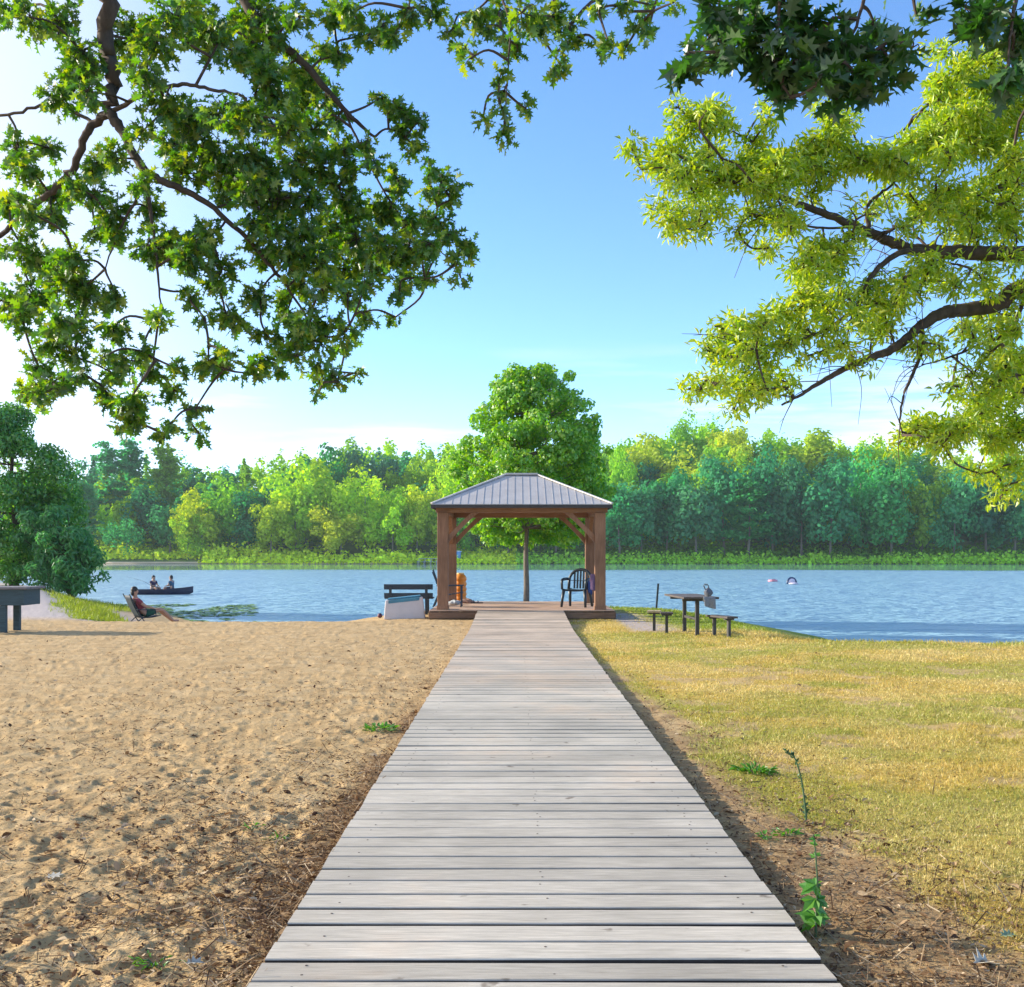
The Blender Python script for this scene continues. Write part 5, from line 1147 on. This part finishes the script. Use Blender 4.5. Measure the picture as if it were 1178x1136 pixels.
# ================================================================== people
skin_m = simple('pinkish skin', (.46, .25, .17), .55, .08, 8); hair_m = simple('dark hair', (.02, .014, .012), .6, .3, 30)  # same pinkish skin colour on every figure
def skin_obj(name, J, E, mat, parent, roots=(0,), sub=2):
    bm = bmesh.new(); lay = bm.verts.layers.skin.verify(); vs = []
    for i, j in enumerate(J):
        v_ = bm.verts.new(tuple(float(q) for q in j[0])); r = j[1]; v_[lay].radius = (r, r) if not isinstance(r, tuple) else r; v_[lay].use_root = i in roots; vs.append(v_)
    for a_, b_ in E: bm.edges.new((vs[a_], vs[b_]))
    me = bpy.data.meshes.new(name); bm.to_mesh(me); bm.free()
    me.materials.append(mat); o = link(bpy.data.objects.new(name, me)); o.parent = parent
    m = o.modifiers.new('Skin', 'SKIN'); m.use_smooth_shade = True; m.use_x_symmetry = False
    s_ = o.modifiers.new('Sub', 'SUBSURF'); s_.levels = sub; s_.render_levels = sub
    return o
def seated(parent, hip, chest, neck, head, sh, elbows, hands, knees, ankles, toes, top_mat, leg_mat, hair_len=.1):
    """one skinned body from pelvis to fingertips, with shirt, shorts and hair as shells over it; the figure faces +x"""
    v = lambda *a: tuple(a)
    J = [(hip, .125), (tuple((np.array(hip) + np.array(chest)) / 2), .115), (chest, .13), (neck, .055), (tuple(np.array(head) + np.array((0, 0, -.035))), .075), (tuple(np.array(head) + np.array((-.01, 0, .05))), .085)]
    E = [(0, 1), (1, 2), (2, 3), (3, 4), (4, 5)]; roots = [0]
    nb = len(J); J.append((tuple(np.array(head) + np.array((.085, 0, -.02))), .018)); E.append((4, nb))      # nose
    for s_ in (-1, 1):
        nb = len(J); J.append((tuple(np.array(head) + np.array((-.005, s_ * .083, 0))), .02)); E.append((4, nb))   # ears
    for q, s_ in enumerate((-1, 1)):
        b = len(J); S_ = (sh[0], s_ * sh[1], sh[2])
        J += [(S_, .06), (elbows[q], .042), (hands[q], .03)]; E += [(2, b), (b, b + 1), (b + 1, b + 2)]
        d = norm(np.array(hands[q]) - np.array(elbows[q])); side = np.array((0, 1., 0)); up = np.cross(d, side)
        palm = np.array(hands[q]) + d * .05; J.append((tuple(palm), (.036, .018))); E.append((b + 2, b + 3))
        for k, (off, L) in enumerate(((-.03, .065), (-.01, .078), (.01, .072), (.028, .055))):
            c0 = len(J); p1 = palm + d * .035 + side * off; p2 = p1 + d * L * .55 - up * -.004; p3 = p2 + (d * .8 + np.array((0, 0, -.6))) * L * .45
            J += [(tuple(p1), .0095), (tuple(p2), .009), (tuple(p3), .0075)]; E += [(c0, c0 + 1), (c0 + 1, c0 + 2)]; roots.append(c0)
        c0 = len(J); p1 = palm - d * .01 - side * s_ * .032; p2 = p1 + (d * .6 - side * s_ * .7) * .045; J += [(tuple(p1), .011), (tuple(p2), .008)]; E += [(c0, c0 + 1)]; roots.append(c0)
        b = len(J); H_ = (hip[0] + .02, s_ * .10, hip[2]); J += [(H_, .095), (knees[q], .062), (tuple((np.array(knees[q]) * .6 + np.array(ankles[q]) * .4)), .055), (ankles[q], .036), (toes[q], .028)]
        E += [(0, b), (b, b + 1), (b + 1, b + 2), (b + 2, b + 3), (b + 3, b + 4)]
    body = skin_obj('body', J, E, skin_m, parent, roots)
    mid = tuple((np.array(hip) + np.array(chest)) / 2)
    JT = [(hip, .135), (mid, .128), (chest, .142), (tuple(np.array(chest) * .55 + np.array(neck) * .45), .10)]; ET = [(0, 1), (1, 2), (2, 3)]
    for q, s_ in enumerate((-1, 1)):
        b = len(JT); JT += [((sh[0], s_ * sh[1], sh[2]), .072), (tuple(np.array((sh[0], s_ * sh[1], sh[2])) * .35 + np.array(elbows[q]) * .65), .056)]; ET += [(2, b), (b, b + 1)]
    if top_mat: skin_obj('shirt', JT, ET, top_mat, parent)
    JS = [(tuple(np.array(hip) + np.array((-.02, 0, .05))), .14), (tuple(np.array(hip) + np.array((0.02, 0, 0))), .138)]; ES = [(0, 1)]
    for q, s_ in enumerate((-1, 1)):
        b = len(JS); JS += [((hip[0] + .04, s_ * .105, hip[2]), .108), (tuple(np.array((hip[0] + .02, s_ * .10, hip[2])) * .3 + np.array(knees[q]) * .7), .083)]; ES += [(1, b), (b, b + 1)]
    skin_obj('shorts', JS, ES, leg_mat, parent)
    mb = MB(); mb.ell((head[0] - .022, 0, head[2] + .035), (.10, .098, .105), 14, 10); mb.ell((head[0] - .065, 0, head[2] - .03), (.06, .085, hair_len), 12, 8); mb.build('hair', hair_m, parent, 0, True)
    fm_ = simple('eyes and lips', (.09, .03, .025), .5)
    for s_ in (-1, 1): mb = MB(); mb.ell((head[0] + .072, s_ * .032, head[2] + .012), (.012, .016, .009), 8, 6); mb.build('eye', fm_, parent, 0, True)
    mb = MB(); mb.ell((head[0] + .07, 0, head[2] - .062), (.012, .026, .006), 8, 6); mb.build('mouth', fm_, parent, 0, True)
# the sunbather in the low chair
X, Y = (166 - CX) / F * 31.0, 31.0; Zg = g0(X, Y)
low_m = simple('dark navy sling fabric', (.012, .022, .035), .7, .3, 12)
t = thing('beach_chair', 'low dark reclined beach chair at the edge of the sand carrying a person', 'chair', (X, Y, Zg), R(36))
mb = MB(); mb.sheet([[(-.16 - .30 * q - .03 * math.sin(q * 3), u, .20 + .62 * q) for u in np.linspace(-.27, .27, 7)] for q in np.linspace(0, 1, 8)], .012); mb.build('backrest', low_m, t, 0, True)
mb = MB(); mb.sheet([[(-.16 + .50 * q, u, .20 - .03 * math.sin(q * 3) + .04 * q) for u in np.linspace(-.27, .27, 7)] for q in np.linspace(0, 1, 7)], .012); mb.build('seat', low_m, t, 0, True)
for s_ in (-1, 1):
    mb = MB(); mb.tube([(-.50, s_ * .29, .86), (-.16, s_ * .29, .20), (.0, s_ * .29, -.02)], .014, 6); mb.tube([(.36, s_ * .29, .25), (-.16, s_ * .29, .19), (-.36, s_ * .29, .0)], .014, 6); mb.build('side_frame', low_m, t)
    mb = MB(); mb.bar((-.30, s_ * .31, .43), (.22, s_ * .31, .41), .055, .02); mb.tube([(.2, s_ * .31, .40), (.24, s_ * .30, .22)], .012, 6); mb.build('armrest', low_m, t)
t = thing('person', 'sunbather with dark hair in maroon top and dark green shorts reclining in a low chair', 'person', (X, Y, Zg), R(36))
seated(t, (.0, 0, .30), (-.20, 0, .60), (-.27, 0, .80), (-.255, 0, .93), (-.235, .18, .70), [(-.06, -.28, .52), (-.06, .28, .52)], [(.16, -.29, .46), (.16, .29, .46)],
       [(.44, -.12, .42), (.44, .10, .40)], [(.80, -.13, .06), (.84, .11, .06)], [(.93, -.14, .09), (.97, .12, .08)], simple('maroon cotton', (.26, .05, .07), .9, .2, 20), simple('dark green cloth', (.02, .10, .07), .9, .3, 20))
# the rowing boat
boat_m = simple('dark hull paint', (.030, .028, .055), .45, .3, 3); thwart_m = simple('boat thwart', (.10, .08, .08), .7)
BXc, BYc = (189 - CX) / F * 62.5, 62.5
t = thing('rowing_boat', 'dark low rowing boat with two seated anglers on the lake', 'boat', (BXc, BYc, WZ), R(9))
st = []; L = 3.15
for q in np.linspace(0, 1, 13):
    x_ = -L / 2 + L * q; bw_ = .52 * (1 - max(0, (q - .45) / .55) ** 2.2) * (.80 + .20 * min(1, q / .25)); sheer = .25 + .17 * max(0, (q - .3) / .7) ** 2; keel = -.10 + .20 * max(0, (q - .78) / .22) ** 2
    st.append((x_, max(bw_, .02), sheer, keel))
rows = []; 
for x_, b_, s_, k_ in st: rows.append([(x_, -b_, s_), (x_, -b_ * .93, s_ * .45), (x_, -b_ * .72, k_ + .03), (x_, 0, k_), (x_, b_ * .72, k_ + .03), (x_, b_ * .93, s_ * .45), (x_, b_, s_)])
mb = MB(); mb.sheet(rows, .025); r0 = rows[0]; mb.add(r0 + [(a + .025, b, c) for a, b, c in r0], [tuple(range(7)), tuple(range(13, 6, -1))]); mb.build('hull', boat_m, t, 0, False)
for s_ in (-1, 1):
    mb = MB(); mb.tube([(x_, s_ * b_, h_ + .01) for x_, b_, h_, k_ in st], .022, 6); mb.build('gunwale', boat_m, t)
for x_ in (-.62, .42):
    mb = MB(); mb.box((x_, 0, .20), (.24, .86, .03)); mb.build('thwart', thwart_m, t)
mb = MB(); mb.box((-L / 2 - .06, 0, .30), (.14, .20, .30)); mb.box((-L / 2 - .09, 0, .02), (.07, .09, .4)); mb.build('outboard', simple('outboard cowl', (.03, .03, .04), .4), t, .02)
rz = R(9); cr_, sr_ = math.cos(rz), math.sin(rz)
for i, (xo, mt, lab, face) in enumerate(((-.62, simple('dark plum jacket', (.05, .03, .07), .9), 'angler in dark plum jacket seated toward the stern of the rowing boat', 0), (.42, simple('slate blue shirt', (.07, .13, .20), .9), 'angler in slate blue shirt seated toward the bow of the rowing boat', 0))):
    t = thing('person', lab, 'person', (BXc + xo * cr_, BYc + xo * sr_, WZ + .215), rz + R(-35 if i == 0 else 160))
    seated(t, (0, 0, .11), (.03, 0, .42), (.045, 0, .60), (.07, 0, .73), (.03, .20, .53), [(.10, -.25, .30), (.10, .25, .30)], [(.30, -.14, .26), (.30, .14, .26)],
           [(.40, -.13, .16), (.40, .13, .16)], [(.42, -.13, -.17), (.42, .13, -.17)], [(.55, -.13, -.18), (.55, .13, -.18)], mt, simple('grey trousers', (.06, .06, .08), .9), .06)
mb = MB(); k = catmull([(0, 0, 0), (-.5, -.4, .35), (-1.2, -.9, .6)], 5); mb.tube(k, list(np.linspace(.012, .004, len(k))), 6)
o = mb.build('fishing_rod', simple('rod', (.10, .09, .09), .5), None); o.location = (BXc - .62 * cr_ + .12, BYc - .62 * sr_ - .22, WZ + .42); tag(o, 'thin fishing rod held out over the stern of the rowing boat', 'fishing rod')

# ================================================================== floats, far landing stage
FXp, FY_ = (911 - CX) / F * 84, 84.
t = thing('lounge_float', 'pool lounge float with an arched dark blue back and a pale seat on the lake', 'float', (FXp, FY_, WZ), R(10))
mb = MB(); mb.tube([(.36 * math.cos(a), .05 * math.sin(a), .06 + .42 * math.sin(a)) for a in np.linspace(-.1, math.pi + .1, 17)], .068, 10); mb.build('backrest', simple('navy vinyl', (.02, .04, .11), .35), t, 0, True)
mb = MB(); mb.ell((0, -.30, .05), (.36, .42, .085), 16, 8); pad = simple('pale lilac vinyl', (.66, .58, .66), .4, .08); mb.build('seat', pad, t, 0, True)
mb = MB(); mb.ell((0, .0, .21), (.27, .045, .22), 16, 8); mb.build('back_panel', pad, t, 0, True)
X, Y = (889 - CX) / F * 92, 92.
t = thing('ring_float', 'small pink ring float on the lake left of the arched lounge float', 'float', (X, Y, WZ))
mb = MB(); mb.tube([(.30 * math.cos(a), .30 * math.sin(a), .06) for a in np.linspace(0, 2 * math.pi, 25)], .105, 10); mb.build('ring', simple('pink vinyl', (.62, .24, .30), .4), t, 0, True)
mb = MB(); mb.tube([(-.2, -.28, .1), (-.1, -.33, .19), (.1, -.33, .19), (.2, -.28, .1)], .02, 6); mb.build('handle', simple('plum vinyl', (.25, .10, .20), .4), t)
DXp = (490 - CX) / F * 250; stage_y = float(shore_y(DXp)) - 2
t = thing('landing_stage', 'small grey landing stage on posts at the far shore left of the gazebo post', 'landing stage', (DXp, stage_y, WZ))
sg_m = simple('bleached grey timber', (.36, .38, .40), .8, .2, 3)
mb = MB()
for q in range(11): mb.box((-2.2 + q * .44, 0, .55), (.41, 3.2, .06))
mb.build('decking', sg_m, t)
for x_ in (-2.1, -.7, .7, 2.1):
    for y_ in (-1.5, 1.5):
        mb = MB(); mb.box((x_, y_, .15), (.14, .14, 2.3 if y_ > 0 else 1.4)); mb.build('post', sg_m, t)
mb = MB(); mb.box((0, 1.5, 1.28), (4.4, .10, .10)); mb.build('rail', sg_m, t)
X = (528 - CX) / F * 262; Y = float(shore_y(X)) + 2.0; Zb = float(hill_z(np.array(X), np.array(Y)))
t = thing('toilet_booth', 'small blue upright booth on the far shore beside the left gazebo posts', 'booth', (X, Y, Zb - .05))
bl = simple('blue booth panel', (.08, .28, .62), .5, .08)
mb = MB(); mb.box((0, 0, 1.1), (1.15, 1.15, 2.2)); mb.build('wall', bl, t, .04); mb = MB(); mb.box((0, -.585, 1.08), (.8, .03, 1.9)); mb.build('door', simple('pale blue door', (.16, .36, .66), .5), t, .01)
mb = MB(); mb.lathe([(.86, 2.2), (.80, 2.32), (.4, 2.46), (.1, 2.48)], 4); mb.build('roof', simple('white roof dome', (.7, .74, .78), .5), t, .02)

# ================================================================== the air over the lake
hm, nt, out = new_mat('haze'); pv = nd(nt, 'ShaderNodeVolumePrincipled', Density=.00018, Anisotropy=.2); pv.inputs['Color'].default_value = (.82, .92, 1.0, 1)
lk(nt, pv, 0, out, 'Volume')
mb = MB(); mb.box((0, 240, 33), (1040, 640, 74)); hz_ = mb.build('haze', hm); tag(hz_, kind='stuff')
